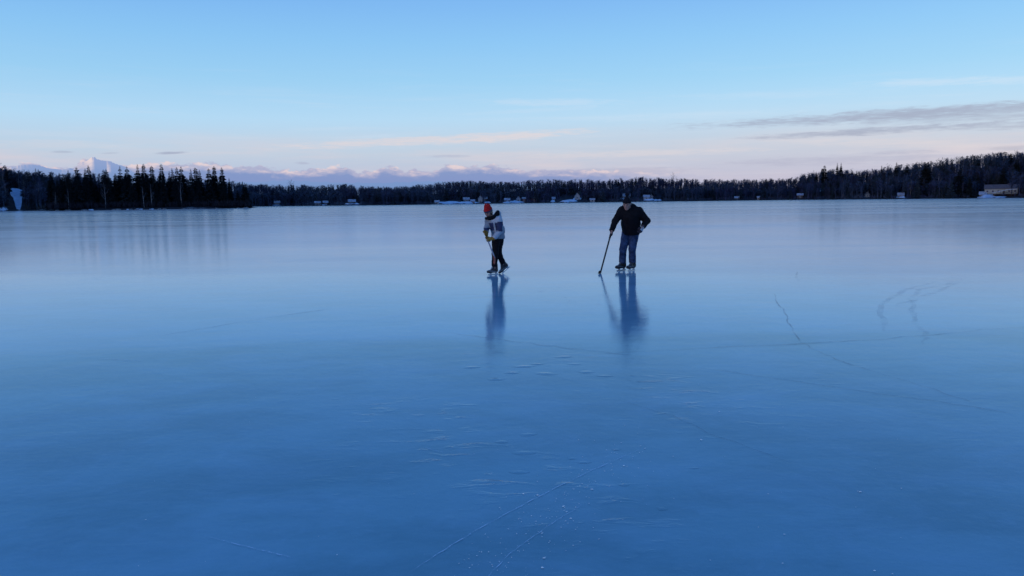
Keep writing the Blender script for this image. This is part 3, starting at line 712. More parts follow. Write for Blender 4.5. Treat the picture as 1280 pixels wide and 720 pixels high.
# shoreline brush that closes the foot of the woods
def fb(x0, x1):
    def f(r):
        while True:
            px = r.uniform(x0, x1); s = r.uniform(2, 60)
            if not blocked(px, s): return land_pt(px, s, -.2)[0], r.uniform(.4,1)
    return f
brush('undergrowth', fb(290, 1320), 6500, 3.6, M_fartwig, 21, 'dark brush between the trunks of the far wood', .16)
brush('undergrowth', fb(-40, 70), 700, 3.2, M_brush, 22, 'pale grey brush on the left bank beside the snowy chute', .09)

# ------------------------------------------------------------------ houses
M_glass = mat('window_glass', (.03,.05,.09), .08, .1, 1, .6)
M_trim = mat('house_trim', (.5,.52,.56), .6, .08, 2)
def wallm(n, c): return mat(n, c, .8, .15, .8)
M_w = dict(white=wallm('white_siding', (.25,.27,.32)), grey=wallm('grey_siding', (.12,.14,.18)), red=wallm('red_siding', (.14,.04,.045)), cream=wallm('cream_siding', (.26,.27,.26)), brown=wallm('brown_siding', (.055,.045,.055)), dark=wallm('dark_siding', (.03,.035,.05)))
M_rsnow = mat('roof_snow', (.25,.30,.40), .8, .35, .9, .2)
M_roof = dict(snow=M_rsnow, brown=mat('brown_roof', (.10,.085,.10), .9, .2, 1), dark=mat('dark_roof', (.025,.03,.04), .9, .2, 1), grey=mat('grey_roof', (.22,.25,.32), .9, .2, 1))
def house(px, s, w_, d_, h_, rh, wall, roof, label, rz=0.0, cat='house', name='house', chimney=True, gable_front=False, z=None, porch=False):
    p, a = land_pt(px, s); p.z -= .3
    if w_ < 10: w_ *= .74; h_ *= .85; rh *= .95
    t = thing(name, label, cat, p, -R(a)+rz)
    g = G(); g.box((0,0,h_/2), (w_,d_,h_))
    # gable ends
    if gable_front:
        for sy in (-1, 1):
            y_ = sy*d_/2; n = len(g.v); g.v += [Vector((-w_/2,y_,h_)), Vector((w_/2,y_,h_)), Vector((0,y_,h_+rh))]; g.f.append((n,n+1,n+2) if sy < 0 else (n,n+2,n+1)); g.m.append(0)
    else:
        for sx in (-1, 1):
            x_ = sx*w_/2; n = len(g.v); g.v += [Vector((x_,-d_/2,h_)), Vector((x_,d_/2,h_)), Vector((x_,0,h_+rh))]; g.f.append((n,n+1,n+2) if sx > 0 else (n,n+2,n+1)); g.m.append(0)
    obj('wall', g.mesh('wall', M_w[wall]), t)
    g = G(); ov = .45; th = .22; half = (w_ if gable_front else d_)/2; ln = (d_ if gable_front else w_)+2*ov
    for sg in (-1, 1):
        sl_ = math.hypot(half, rh); nx = rh/sl_; ny = half/sl_
        lo = Vector((sg*(half+ov), 0, h_-ov*rh/half)); hi = Vector((0, 0, h_+rh))
        q = []
        for e in (-ln/2, ln/2):
            for up in (0.03, th):
                for c in (lo, hi):
                    v = c+Vector((0, 0, up)); q.append(Vector((v.x, e, v.z)) if gable_front else Vector((e, v.x, v.z)))
        n = len(g.v); g.v += q
        for f in ((0,1,3,2),(4,6,7,5),(0,4,5,1),(2,3,7,6),(0,2,6,4),(1,5,7,3)): g.f.append(tuple(n+i for i in f)); g.m.append(0)
    rf = obj('roof', g.mesh('roof', M_roof[roof]), t)
    if chimney:
        g = G(); g.box((w_*.22, 0, h_+rh+.25), (.7,.7,1.3)); obj('chimney', g.mesh('chimney', M_w['brown']), rf)
    nw = max(1, int(w_/2.6))
    for k in range(nw):
        x_ = (k+.5)/nw*w_-w_/2
        if k == nw//2 and nw > 1:
            g = G(); g.box((x_, -d_/2-.04, 1.05), (.95,.08,2.1)); dr = obj('door', g.mesh('door', M_w['brown']), t)
            g = G(); g.box((x_+.35, -d_/2-.11, 1.0), (.06,.06,.14)); obj('handle', g.mesh('handle', M_trim), dr); continue
        g = G(); zc = min(h_*.55, 1.6)
        for (cx, cz, sx, sz) in ((0,.62,1.3,.1),(0,-.62,1.3,.1),(-.6,0,.1,1.14),(.6,0,.1,1.14)): g.box((x_+cx, -d_/2-.05, zc+cz), (sx,.1,sz))
        wn = obj('window', g.mesh('window', M_trim), t)
        g = G(); g.box((x_, -d_/2-.02, zc), (1.1,.04,1.14)); obj('pane', g.mesh('pane', M_glass), wn)
    if porch:
        g = G(); g.box((0, -d_/2-1.3, .55), (w_*.9, 2.4, .15))
        for k in range(5): g.box((-w_*.43+k*w_*.215, -d_/2-2.4, 1.05), (.1,.1,.9)); g.box((-w_*.43+k*w_*.215, -d_/2-2.4, .2), (.14,.14,.6))
        g.box((0, -d_/2-2.4, 1.52), (w_*.9, .1, .08)); obj('porch', g.mesh('porch', M_w['brown']), t)
    return t
house(346.5, 16, 6.0, 5, 2.6, 1.6, 'grey', 'grey', 'dim grey cottage in the trees right of the spruce point')
house(397, 8, 6.4, 5, 2.4, 1.2, 'grey', 'snow', 'long low grey house at the ice edge right of the spruce point')
house(407, 10, 5, 5, 2.4, 1.4, 'dark', 'snow', 'small dark shed beside the long low grey house', cat='shed', name='shed', chimney=False)
house(440, 16, 7.4, 6, 2.6, 1.8, 'dark', 'snow', 'dark house with a bright snowy roof on the far left shore', porch=True)
house(546.3, 4, 4.2, 3.5, 2.0, 1.2, 'white', 'snow', 'little white boathouse at the left foot of the snow slope', cat='shed', name='boathouse', chimney=False)
house(583, 26, 6.5, 5, 2.6, 1.6, 'grey', 'snow', 'grey house right of the bright snow slope')
house(591, 6, 4, 4, 2.2, 1.2, 'red', 'snow', 'small shed below the grey house by the snow slope', cat='shed', name='shed', chimney=False)
house(600.5, 12, 4.5, 5, 4.6, 2.2, 'white', 'snow', 'narrow tall white gabled house left of the head of the youth', gable_front=True, chimney=False)
house(606, 20, 5, 5, 3.8, 1.4, 'brown', 'snow', 'brown house with snowy roof behind the white gabled house')
house(634, 14, 6, 5, 2.4, 1.6, 'dark', 'snow', 'dark cabin behind the long snow strip between the skaters')
house(648, 18, 4.6, 5, 3.4, 1.8, 'white', 'snow', 'white cabin at the head of the snow ramp between the skaters', gable_front=True)
house(655, 14, 3.6, 4, 3.6, 1.2, 'red', 'grey', 'tall reddish shed right of the snow ramp', cat='shed', name='shed', chimney=False)
house(667, 22, 5.5, 5, 3.0, 1.5, 'red', 'dark', 'red cabin with a dark roof under the trees')
house(692, 26, 3.2, 3.5, 2.2, 1.4, 'white', 'snow', 'tiny white hut up the bank left of the gabled house', cat='hut', name='hut', chimney=False)
house(721.5, 34, 6.2, 6, 3.6, 2.8, 'white', 'snow', 'bright white gabled house on top of the snowy knoll', gable_front=True)
house(740.5, 6, 5.2, 4, 2.2, 1.0, 'white', 'snow', 'low white boathouse at the ice edge left of the man', cat='shed', name='boathouse', chimney=False)
house(783, 34, 8, 6, 3.0, 2.0, 'white', 'snow', 'white house hidden behind the head of the man')
house(808, 22, 6.5, 5, 3.0, 1.8, 'white', 'snow', 'pale house with snowy roof right of the man')
house(814, 26, 4, 4, 3.2, 1.6, 'grey', 'snow', 'grey gabled annex beside the pale house right of the man', gable_front=True, chimney=False)
house(921, 14, 5, 4, 1.8, 1.4, 'dark', 'snow', 'dark cabin with a snow covered roof on the middle right shore')
house(948, 6, 2.6, 2.6, 2.4, 1.0, 'white', 'snow', 'tiny white shed alone on the middle right shore', cat='shed', name='shed', chimney=False)
house(1000, 14, 6.2, 5, 3.6, 1.5, 'brown', 'snow', 'brown cabin with a flat looking snowy roof at the ice edge')
house(1017.5, 62, 3.2, 4, 2.4, 1.4, 'white', 'snow', 'tiny pale hut left of the hillside snow patch', cat='hut', name='hut', chimney=False)
house(1028, 78, 7.5, 6, 3.2, 2.2, 'white', 'snow', 'pale house high on the right hillside under the spire spruce')
house(1084, 20, 4.2, 4, 2.6, 2.0, 'grey', 'snow', 'grey steep roofed cabin in the wood right of centre', gable_front=True)
house(1126, 12, 5, 4, 2.2, 1.6, 'grey', 'grey', 'low grey cabin at the ice edge under the right wood')
hs = house(1251, 26, 17, 8, 3.2, 2.3, 'cream', 'brown', 'large house with a brown roof and cream wall at far right')
house(1228.5, 14, 4.6, 4, 1.6, 1.6, 'grey', 'snow', 'small snow roofed shed beside the large brown roofed house', cat='shed', name='shed', chimney=False)
# terrace with snowy railed stair in front of the large house
p, a = land_pt(1256, 14)
t = thing('terrace', 'dark timber terrace with a snowy stair rail before the large house', 'terrace', p, -R(a))
g = G(); g.box((0,0,.9), (12,4,.3)); g.box((0,2,-.4), (12,.3,2.6)); g.box((3,-1.6,2.0), (9,.3,.25)); obj('deck', g.mesh('deck', M_w['brown']), t)
g = G()
for k in range(9): g.box((-6.2+k*.9, -2.2, .4+k*.22), (.9,1.2,.12), rot=None)
obj('stair', g.mesh('stair', M_w['dark']), t)
g = G(); g.tube([(-6.4,-2.7,1.7),(1.6,-2.7,3.7),(6,-2.7,3.9)], .14, 5)
obj('rail', g.mesh('rail', M_snow), t)
for k in range(7):
    g = G(); x_ = -6+k*1.9; g.box((x_, -2.7, 1.4+min(k,4)*.45), (.16,.16,1.6)); obj('post', g.mesh('post', M_w['brown']), t)

# ------------------------------------------------------------------ figures: implicit surfaces polygonised here
def sdf_mesh(fn, lo, hi, h):
    lo = np.array(lo, float); hi = np.array(hi, float); n = np.ceil((hi-lo)/h).astype(int)+1
    ax = [lo[i]+h*np.arange(n[i]) for i in range(3)]
    Xg, Yg, Zg = np.meshgrid(*ax, indexing='ij'); P = np.stack([Xg, Yg, Zg], -1)
    S = fn(P).astype(np.float64); ins = S < 0
    nx, ny, nz = n; c = np.zeros((nx-1, ny-1, nz-1)); 
    acc = np.zeros((nx-1, ny-1, nz-1, 3)); cnt = np.zeros((nx-1, ny-1, nz-1))
    corners = [(i, j, k) for i in (0,1) for j in (0,1) for k in (0,1)]
    def sub(A, o): return A[o[0]:o[0]+nx-1, o[1]:o[1]+ny-1, o[2]:o[2]+nz-1]
    for a_ in corners:
        for d in range(3):
            if a_[d] == 0:
                b_ = list(a_); b_[d] = 1; sa, sb = sub(S, a_), sub(S, b_)
                cr_ = (sa < 0) != (sb < 0); den = np.where(cr_, sa-sb, 1); t = np.where(cr_, sa/den, 0)
                for q in range(3):
                    acc[..., q] += np.where(cr_, a_[q]+(t if q == d else 0), 0)
                cnt += cr_
    act = cnt > 0; idx = -np.ones(cnt.shape, int); idx[act] = np.arange(act.sum())
    ijk = np.argwhere(act); V = (ijk+acc[act]/cnt[act][:, None])*h+lo
    F_ = []
    for d in range(3):
        sl0 = [slice(None)]*3; sl1 = [slice(None)]*3; sl0[d] = slice(0, -1); sl1[d] = slice(1, None)
        ch = ins[tuple(sl0)] != ins[tuple(sl1)]; e1, e2 = (d+1) % 3, (d+2) % 3
        for p in np.argwhere(ch):
            if p[e1] == 0 or p[e2] == 0 or p[e1] >= n[e1]-1 or p[e2] >= n[e2]-1: continue
            q = []
            for (u, v) in ((0,0),(-1,0),(-1,-1),(0,-1)):
                c_ = p.copy(); c_[e1] += u; c_[e2] += v; q.append(int(idx[tuple(c_)]))
            if min(q) < 0: continue
            if not ins[tuple(p)]: q = q[::-1]
            F_.append(q)
    return V, F_
def cap_(P, a, b_, r1, r2):
    a = np.array(a, float); b_ = np.array(b_, float); ab = b_-a; t = np.clip(((P-a)@ab)/max(1e-9, ab@ab), 0, 1)
    return np.linalg.norm(P-(a+t[..., None]*ab), axis=-1)-(r1+(r2-r1)*t)
def ell(P, c, r, rot=None):
    q = P-np.array(c, float)
    if rot is not None: q = q@np.array(rot)      # columns = local axes
    r = np.array(r, float); k0 = np.linalg.norm(q/r, axis=-1); k1 = np.linalg.norm(q/(r*r), axis=-1)
    return k0*(k0-1)/np.maximum(k1, 1e-9)
def smin(a, b_, k):
    h = np.clip(.5+.5*(b_-a)/k, 0, 1); return b_*(1-h)+a*h-k*h*(1-h)
def smin_all(lst, k):
    r = lst[0]
    for x in lst[1:]: r = smin(r, x, k)
    return r
def wrinkle(P, amp, f=22, seed=0):
    x, y, z = P[..., 0], P[..., 1], P[..., 2]
    return amp*(np.sin(z*f+3*np.sin(x*f*.45+seed)+2*np.sin(y*f*.4))*.6+np.sin(z*f*2.3+x*f*1.1+seed*2+2*np.sin(y*f*.8))*.3+np.sin(x*f*1.7+z*f*.7+seed)*.3)
def rotm(fwd, up):
    f = Vector(fwd).normalized(); u = Vector(up); s = f.cross(u).normalized(); u = s.cross(f).normalized()
    return np.array([[s.x, f.x, u.x],[s.y, f.y, u.y],[s.z, f.z, u.z]])   # columns: side, forward, up
def sdf_obj(name, fn, pts, pad, h, m, parent, regions=None):
    pts = np.array(pts, float); V, F_ = sdf_mesh(fn, pts.min(0)-pad, pts.max(0)+pad, h)
    mi = None
    if regions:
        Vc = np.array([V[f].mean(0) for f in F_]); mi = regions(Vc).astype(int).tolist()
    return obj(name, mesh_from(name, V, F_, m, mi, True), parent)
def head_sdf(c, Rm, s=1.0):
    c = np.array(c, float)
    def L(x, y, z): return c+Rm@(np.array((x, y, z))*s)
    def fn(P):
        d = ell(P, L(0,-.010,.022), np.array((.074,.092,.094))*s, Rm)
        d = smin(d, ell(P, L(0,.018,-.045), np.array((.056,.068,.070))*s, Rm), .03*s)
        d = smin(d, ell(P, L(0,.058,-.090), np.array((.026,.024,.022))*s, Rm), .03*s)   # chin
        d = smin(d, cap_(P, L(0,.083,.018), L(0,.104,-.020), .009*s, .014*s), .012*s)      # nose
        d = smin(d, cap_(P, L(-.045,.072,.030), L(.045,.072,.030), .012*s, .012*s), .015*s)  # brow
        for sx in (-1, 1):
            d = smin(d, ell(P, L(sx*.040,.060,-.018), np.array((.020,.018,.018))*s, Rm), .02*s)   # cheek
            d = smin(d, ell(P, L(sx*.076,-.004,-.005), np.array((.009,.020,.030))*s, Rm), .006*s) # ear
            e = ell(P, L(sx*.030,.088,.010), np.array((.013,.010,.010))*s, Rm); d = np.maximum(d, -(e-.0))
        return smin(d, cap_(P, L(-.018,.080,-.052), L(.018,.080,-.052), .008*s, .008*s), .008*s)   # lips
    return fn, L
def face_parts(L, parent, s, M_eye, M_lip):
    for sx in (-1, 1):
        bm = bmesh.new(); bmesh.ops.create_uvsphere(bm, u_segments=10, v_segments=8, radius=.011*s); me = bpy.data.meshes.new('eye'); bm.to_mesh(me); bm.free()
        me.materials.append(M_eye); obj('eye', me, parent, L(sx*.030,.082,.010))
    bm = bmesh.new(); bmesh.ops.create_uvsphere(bm, u_segments=12, v_segments=6, radius=1); me = bpy.data.meshes.new('mouth')
    for v in bm.verts: v.co = Vector((v.co.x*.022*s, v.co.y*.006*s, v.co.z*.006*s))
    bm.to_mesh(me); bm.free(); me.materials.append(M_lip); obj('mouth', me, parent, L(0,.088,-.052))
def grip_hand(g_, axis, palm, wrist, r_shaft, fr, m, parent, name='glove', s=1.0):
    """glove closed round a shaft at g_; axis = along the shaft (towards the little finger), palm = direction from shaft to palm"""
    ax_ = Vector(axis).normalized(); pl = Vector(palm); pl = (pl-ax_*pl.dot(ax_)).normalized(); t = ax_.cross(pl)
    C = Vector(g_); R0 = r_shaft+fr
    lens = [.80,1.0,.95,.72]; chains = []
    for i in range(4):
        o = C+ax_*((i-1.5)*fr*2.15); R1 = R0
        angs = [0, 70, 140, 140+60*lens[i]]
        pts = [o+(pl*math.cos(R(q))+t*math.sin(R(q)))*R1*(1.15 if q == 0 else 1.0) for q in angs]
        chains.append((pts, fr*(1-.06*abs(i-1))))
    o = C-ax_*fr*3.6
    th = [C-ax_*fr*1.5+pl*R0*1.3-t*fr*.8, o+(pl*math.cos(R(-60))+t*math.sin(R(-60)))*R0*1.1, o+(pl*math.cos(R(-130))+t*math.sin(R(-130)))*R0]
    palmc = C+pl*(R0+fr*.9); W = Vector(wrist)
    def fn(P):
        d = cap_(P, palmc-ax_*fr*2.6, palmc+ax_*fr*2.6, fr*1.5, fr*1.4)
        d = smin(d, cap_(P, palmc, W, fr*2.4, fr*2.7), .02*s)
        dd = None
        for pts, r_ in chains:
            c_ = None
            for k in range(3):
                e = cap_(P, pts[k], pts[k+1], r_*(1-.08*k), r_*(.92-.08*k)); c_ = e if c_ is None else np.minimum(c_, e)
            dd = c_ if dd is None else np.minimum(dd, c_)
        d = smin(d, dd, .004)
        e = np.minimum(cap_(P, th[0], th[1], fr*1.25, fr*1.1), cap_(P, th[1], th[2], fr*1.1, fr*.95))
        return smin(d, e, .006)
    allp = [tuple(W), tuple(palmc)]+[tuple(p) for c_, _ in chains for p in c_]+[tuple(p) for p in th]
    return sdf_obj(name, fn, allp, .06, .0045, m, parent)
def stick(name, label, A, B, blade_dir, parent=None, bl=.28, M_shaft=None, M_blade=None, M_tape=None, r_=.014, bh=.065):
    A = Vector(A); B = Vector(B); root = thing(name, label, 'hockey stick', B); inv = -B
    ax_ = (B-A).normalized()
    g = G(); rot = ax_.to_track_quat('Z', 'Y').to_matrix(); L = (B-A).length
    g.box((A+B)/2+inv, (r_*2*.72, r_*2, L), 0, rot); obj('shaft', g.mesh('shaft', M_shaft), root)
    g = G(); g.box(A+ax_*.09+inv, (r_*2*.95, r_*2*1.2, .18), 0, rot); g.box(A+ax_*.0+inv, (r_*2*1.3, r_*2*1.6, .03), 0, rot); obj('grip_tape', g.mesh('grip_tape', M_tape), root)
    g = G(); d = Vector(blade_dir).normalized(); up = (-ax_-d*(-ax_).dot(d)).normalized(); sd_ = d.cross(up).normalized(); n = 9; tk = .009
    for i in range(n+1):
        t = i/n; c = d*(bl*t-.015)+sd_*(.030*t*t); hh = bh*(1-.10*t)*(1 if i < n else .7); b0 = c-up*.01; 
        for (s_, u) in ((-tk,0),(tk,0),(tk,hh),(-tk,hh)): g.v.append(b0+sd_*s_+up*u)
        if i:
            q = 4*(i-1)
            for k in range(4): g.f.append((q+k, q+(k+1) % 4, q+4+(k+1) % 4, q+4+k)); g.m.append(0)
    g.f += [(3,2,1,0), (4*n, 4*n+1, 4*n+2, 4*n+3)]; g.m += [0,0]
    obj('blade', g.mesh('blade', M_blade), root); return root
def skate(ankle, fwd, up, parent, m, m2, s=1.0, blade_m=None, holder_m=None):
    """ankle joint sits .125*s above the blade edge"""
    Rm = rotm(fwd, up); A = np.array(ankle, float)
    def L(x, y, z): return A+Rm@(np.array((x, y, z))*s)
    def fn(P):
        d = cap_(P, L(0,-.03,.10), L(0,-.045,-.02), .052*s, .045*s)
        d = smin(d, cap_(P, L(0,-.04,-.045), L(0,.13,-.052), .040*s, .036*s), .03*s)
        d = smin(d, ell(P, L(0,.155,-.050), np.array((.044,.055,.034))*s, Rm), .02*s)
        d = smin(d, cap_(P, L(0,.0,.08), L(0,.075,-.02), .034*s, .034*s), .03*s)
        up_ = ((P-A)@Rm)[..., 2]; return np.maximum(np.maximum(d, -(up_+.083*s)), up_-.135*s)
    def reg(Vc):
        q = (Vc-A)@Rm/s; tongue = (q[:,1] > .02) & (np.abs(q[:,0]) < .022) & (q[:,2] > -.03)
        stripe = (np.abs(q[:,2]+.055-.18*(q[:,1]-.02)) < .011) & (np.abs(q[:,0]) > .02); 
        return np.where(tongue | stripe, 1, 0)
    o = sdf_obj('skate', fn, [L(-.06,-.12,-.1), L(.06,.22,.15), L(0,0,0), L(0,.22,-.1), L(0,-.1,.16)], .05, .008, [m, m2], parent, reg)
    g = G()
    R3 = Matrix([list(r) for r in Rm])
    for yy in (-.045, .105): g.box(L(0,yy,-.098), (.018*s,.05*s,.032*s), 0, R3)
    g.box(L(0,.035,-.112), (.012*s,.26*s,.012*s), 0, R3); obj('blade_holder', g.mesh('blade_holder', holder_m), o)
    g = G(); n = 14; base = 0
    for i in range(n+1):
        y_ = -.115+.30*i/n; e = max(0, abs(i/n-.5)*2-.7)/.3; zb = -.125+.010*e*e; zt = -.110
        for x_ in (-.002, .002): g.v.append(Vector(L(x_,y_,zb))); g.v.append(Vector(L(x_,y_,zt)))
        if i:
            q = 4*(i-1)
            for f in ((0,1,5,4),(2,6,7,3),(0,4,6,2),(1,3,7,5)): g.f.append(tuple(q+k for k in f)); g.m.append(0)
    obj('blade', g.mesh('blade', blade_m), o)
    g = G()
    for k in range(6):
        z_ = -.02+.02*k; y_ = .078-.012*k-.0*k; g.tube([L(-.03,y_-.012,z_), L(0,y_+.008,z_+.004), L(.03,y_-.012,z_)], .0035*s, 4)
    obj('laces', g.mesh('laces', holder_m), o)
    return o

M_skin = mat('skin', (.30,.17,.14), .6, .08, 20); M_eye = mat('eye', (.05,.04,.04), .2, .1, 5); M_lip = mat('lip', (.22,.09,.085), .5, .05, 5)
M_black = mat('black_cloth', (.0065,.006,.009), .9, .3, 9, .15, bump=.25); M_denim = mat('denim', (.020,.036,.088), .9, .3, 12, .15, color2=(.034,.056,.125), bump=.3)
M_beanie = mat('dark_knit', (.010,.010,.016), .95, .3, 40, .1, bump=.4); M_glove = mat('dark_glove', (.035,.028,.040), .8, .3, 15)
M_pale = mat('pale_panel', (.42,.44,.50), .7, .15, 15); M_skblk = mat('skate_leather', (.012,.012,.018), .5, .3, 12, .4); M_skgrey = mat('skate_grey', (.07,.075,.10), .6, .2, 14)
M_skmid = mat('skate_pale_panel', (.16,.17,.20), .6, .2, 14); M_steel = mat('steel', (.55,.58,.62), .25, .1, 10, .5, metal=1); M_white = mat('white_plastic', (.42,.45,.50), .45, .08, 8, .5)
M_shaft = mat('black_shaft', (.010,.010,.014), .45, .3, 12, .4); M_tape = mat('cloth_tape', (.010,.010,.012), .9, .3, 30)
M_hair = mat('brown_hair', (.03,.02,.018), .8, .3, 40)

# ---- the man
FA = on_ice(786, 338.3); FA_yaw = math.atan2(FA.x, FA.y)
man = thing('person', 'man in black hooded jacket, blue jeans and dark pom-pom beanie leaning forward on ice skates', 'person', FA, -FA_yaw)
hR = rotm((-.22,-.92,-.30), (-.06,-.30,.95)); hc = (-.045,-.30,1.465)
hfn, hL = head_sdf(hc, hR, 1.06)
RS,RE,RW = (-.165,-.15,1.300),(-.29,-.21,1.11),(-.365,-.34,.905)
LS,LE,LW = (.205,-.12,1.300),(.385,-.03,1.10),(.305,-.22,.985)
RH,RK,RA = (-.055,.11,.83),(-.128,-.12,.47),(-.140,.05,.155)
LH,LK,LA = (.120,.10,.83),(.070,-.12,.47),(.080,.05,.155)
def man_body(P):
    d = hfn(P)
    d = smin(d, cap_(P, hL(0,-.03,-.06), (.0,-.14,1.35), .055, .060), .03)
    t = smin_all([cap_(P, (.035,.11,.88), (.03,.05,1.02), .135, .125), cap_(P, (.03,.05,1.02), (.02,-.08,1.24), .125, .14), cap_(P, RS, LS, .065, .065)], .06)
    d = smin(d, t, .04)
    for (a_, b_, c_, r0, r1, r2) in ((RS,RE,RW,.052,.042,.030),(LS,LE,LW,.052,.042,.030)):
        d = smin(d, smin(cap_(P, a_, b_, r0, r1), cap_(P, b_, c_, r1, r2), .01), .03)
    for (a_, b_, c_) in ((RH,RK,RA),(LH,LK,LA)):
        d = smin(d, smin(cap_(P, a_, b_, .085, .055), cap_(P, b_, c_, .055, .030), .02), .03)
    d = smin(d, cap_(P, RW, (-.375,-.375,.85), .028, .026), .01)
    return smin(d, cap_(P, LW, (.27,-.27,.95), .028, .026), .01)
body = sdf_obj('body', man_body, [RA,LA,RW,LE,RS,(-.05,-.45,1.64),(.1,.25,.9)], .10, .011, M_skin, man)
face_parts(hL, man, 1.0, M_eye, M_lip)
def man_hood(P):
    d = smin_all([cap_(P, (-.105,-.09,1.395), (.095,-.07,1.395), .058, .058), cap_(P, (.02,-.02,1.43), (.10,-.03,1.40), .060, .055), cap_(P, (-.09,-.15,1.375), (-.03,-.25,1.335), .042, .038), cap_(P, (.08,-.14,1.375), (.0,-.25,1.335), .042, .038), ell(P, (.01,-.0,1.38), (.13,.085,.09))], .04)
    return d+wrinkle(P, .004, 40, 2)
def man_jacket(P):
    t = smin_all([cap_(P, (.045,.10,.86), (.04,.05,1.02), .196, .190), cap_(P, (.04,.05,1.02), (.02,-.10,1.20), .190, .196), cap_(P, RS, LS, .095, .095), cap_(P, (-.07,-.15,1.36), (.08,-.13,1.36), .085, .085)], .09)
    q = P-np.array((.045,.1,.86)); 
    for (a_, b_, c_, r0, r1, r2) in ((RS,RE,RW,.092,.074,.056),(LS,LE,LW,.094,.078,.060)):
        e = smin(cap_(P, a_, b_, r0, r1), cap_(P, b_, c_, r1, r2), .02)
        cv_ = np.array(c_)-np.array(b_); cv_ /= np.linalg.norm(cv_); e = np.maximum(e, (P-np.array(c_))@cv_-.012)
        t = smin(t, e, .045)
    t = t+wrinkle(P, .006, 24, 1)
    t = smin(t, man_hood(P), .02)
    t = np.maximum(t, -(P[..., 2]-.795-.10*(P[..., 1]-.1)))
    neck = cap_(P, (-.02,-.18,1.38), hc, .052, .088); return np.maximum(t, -neck)
sdf_obj('jacket', man_jacket, [(-.16,.3,.78),RW,LE,RS,(0,-.3,1.45)], .12, .0105, M_black, man)
def man_jeans(P):
    d = ell(P, (.035,.10,.86), (.165,.135,.13))
    for (a_, b_, c_, sd_) in ((RH,RK,RA,-1),(LH,LK,LA,1)):
        d = smin(d, smin(cap_(P, a_, b_, .108, .080), cap_(P, b_, np.array(c_)+np.array((0,.01,.02)), .080, .076), .02), .03)
    d = d+wrinkle(P, .006, 30, 5)*np.clip((1.0-P[..., 2])*1.2, .4, 1)
    return np.maximum(d, .165-P[..., 2]+.012*np.sin(P[..., 0]*20))
sdf_obj('jeans', man_jeans, [(-.2,.2,.15),(.25,-.2,.2),(.1,.25,.98)], .08, .0095, M_denim, man)
def man_beanie(P):
    q = (P-np.array(hc))@hR
    d = ell(P, hL(0,-.014,.050), (.086,.102,.082), hR); d = smin(d, cap_(P, hL(0,-.02,.12), hL(0,-.03,.135), .04, .03), .03)
    rim = np.maximum(ell(P, hL(0,-.012,.045), (.093,.108,.095), hR), np.abs(q[..., 2]-.048+.10*(q[..., 1]*-.2))-.022)
    d = smin(np.maximum(d, .030-q[..., 2]), rim, .008); return d+.0015*np.sin(np.arctan2(q[..., 0], q[..., 1])*40)
bn_ = sdf_obj('beanie', man_beanie, [hL(0,0,.0), hL(.1,.1,.17), hL(-.1,-.12,.05)], .05, .007, M_beanie, man)
def pom(P): return ell(P, hL(0,-.045,.188), (.040,.040,.038))+.006*np.sin(P[..., 0]*230)*np.sin(P[..., 1]*210)*np.sin(P[..., 2]*220)
sdf_obj('pompom', pom, [hL(0,-.045,.188)], .06, .006, M_beanie, bn_)
def man_hair(P): 
    q = (P-np.array(hc))@hR
    return np.maximum(ell(P, hL(0,-.024,.0), (.080,.088,.090), hR), np.maximum(q[..., 1]-.0, -.055-q[..., 2]))
sdf_obj('hair', man_hair, [hL(.09,.1,.1), hL(-.09,-.12,-.08)], .03, .008, M_hair, man)
# right hand on the stick
yawA = -FA_yaw
def rotz(v, a): return Vector((v[0]*math.cos(a)-v[1]*math.sin(a), v[0]*math.sin(a)+v[1]*math.cos(a), v[2]))
GA = Vector((-.385,-.365,.835)); tipA = Vector((-.600,-.62,.012)); axA = (tipA-GA).normalized(); topA = GA-axA*.075
grip_hand(GA, axA, (.25,.5,.55), RW, .014, .0125, M_glove, man)
stick('hockey_stick', 'black hockey stick held low in the right hand of the man in the black jacket', FA+rotz(topA, yawA), FA+rotz(tipA, yawA), rotz((-.02,-1,-.0), yawA), None, .22, M_shaft, M_tape, M_tape, .014)
# left hand: relaxed glove held at the waist
def open_glove(wrist, fdir, side, pal, m, parent, fr=.0105, name='glove', s=1.0, curl=1.0):
    W = Vector(wrist); f = Vector(fdir).normalized(); sd_ = Vector(side); sd_ = (sd_-f*sd_.dot(f)).normalized(); n = Vector(pal); n = (n-f*n.dot(f)-sd_*n.dot(sd_)).normalized()
    ch = []; lens = [.072,.080,.074,.058]
    for i in range(4):
        b0 = W+f*.085*s+sd_*((1.5-i)*.021*s); pts = [b0]; ang = 0
        for k, q in enumerate((.45,.32,.23)):
            ang += (28+10*k)*curl; dr = f*math.cos(R(ang))+n*math.sin(R(ang)); pts.append(pts[-1]+dr*lens[i]*q*s*1.25)
        ch.append(pts)
    th = [W+f*.03*s+sd_*.03*s, W+f*.065*s+sd_*.058*s+n*.018*s, W+f*.095*s+sd_*.060*s+n*.035*s]
    def fn(P):
        d = smin_all([cap_(P, W, W+f*.08*s+sd_*.022*s, .028*s, .020*s), cap_(P, W, W+f*.08*s-sd_*.022*s, .028*s, .018*s), cap_(P, W-f*.03, W, .034*s, .030*s)], .012)
        for pts in ch:
            for k in range(3): d = smin(d, cap_(P, pts[k], pts[k+1], fr*s*(1.1-.1*k), fr*s*(1-.1*k)), .003)
        for k in range(2): d = smin(d, cap_(P, th[k], th[k+1], fr*1.3*s, fr*1.1*s), .006)
        return d
    allp = [tuple(W-f*.05), tuple(W)]+[tuple(p) for c_ in ch for p in c_]+[tuple(p) for p in th]
    def reg(Vc):
        q = (Vc-np.array(W)); return np.where((q@np.array(n) < -.008) & (q@np.array(f) > .015) & (q@np.array(f) < .10), 1, 0)
    return sdf_obj(name, fn, allp, .045, .0045, m, parent, reg)
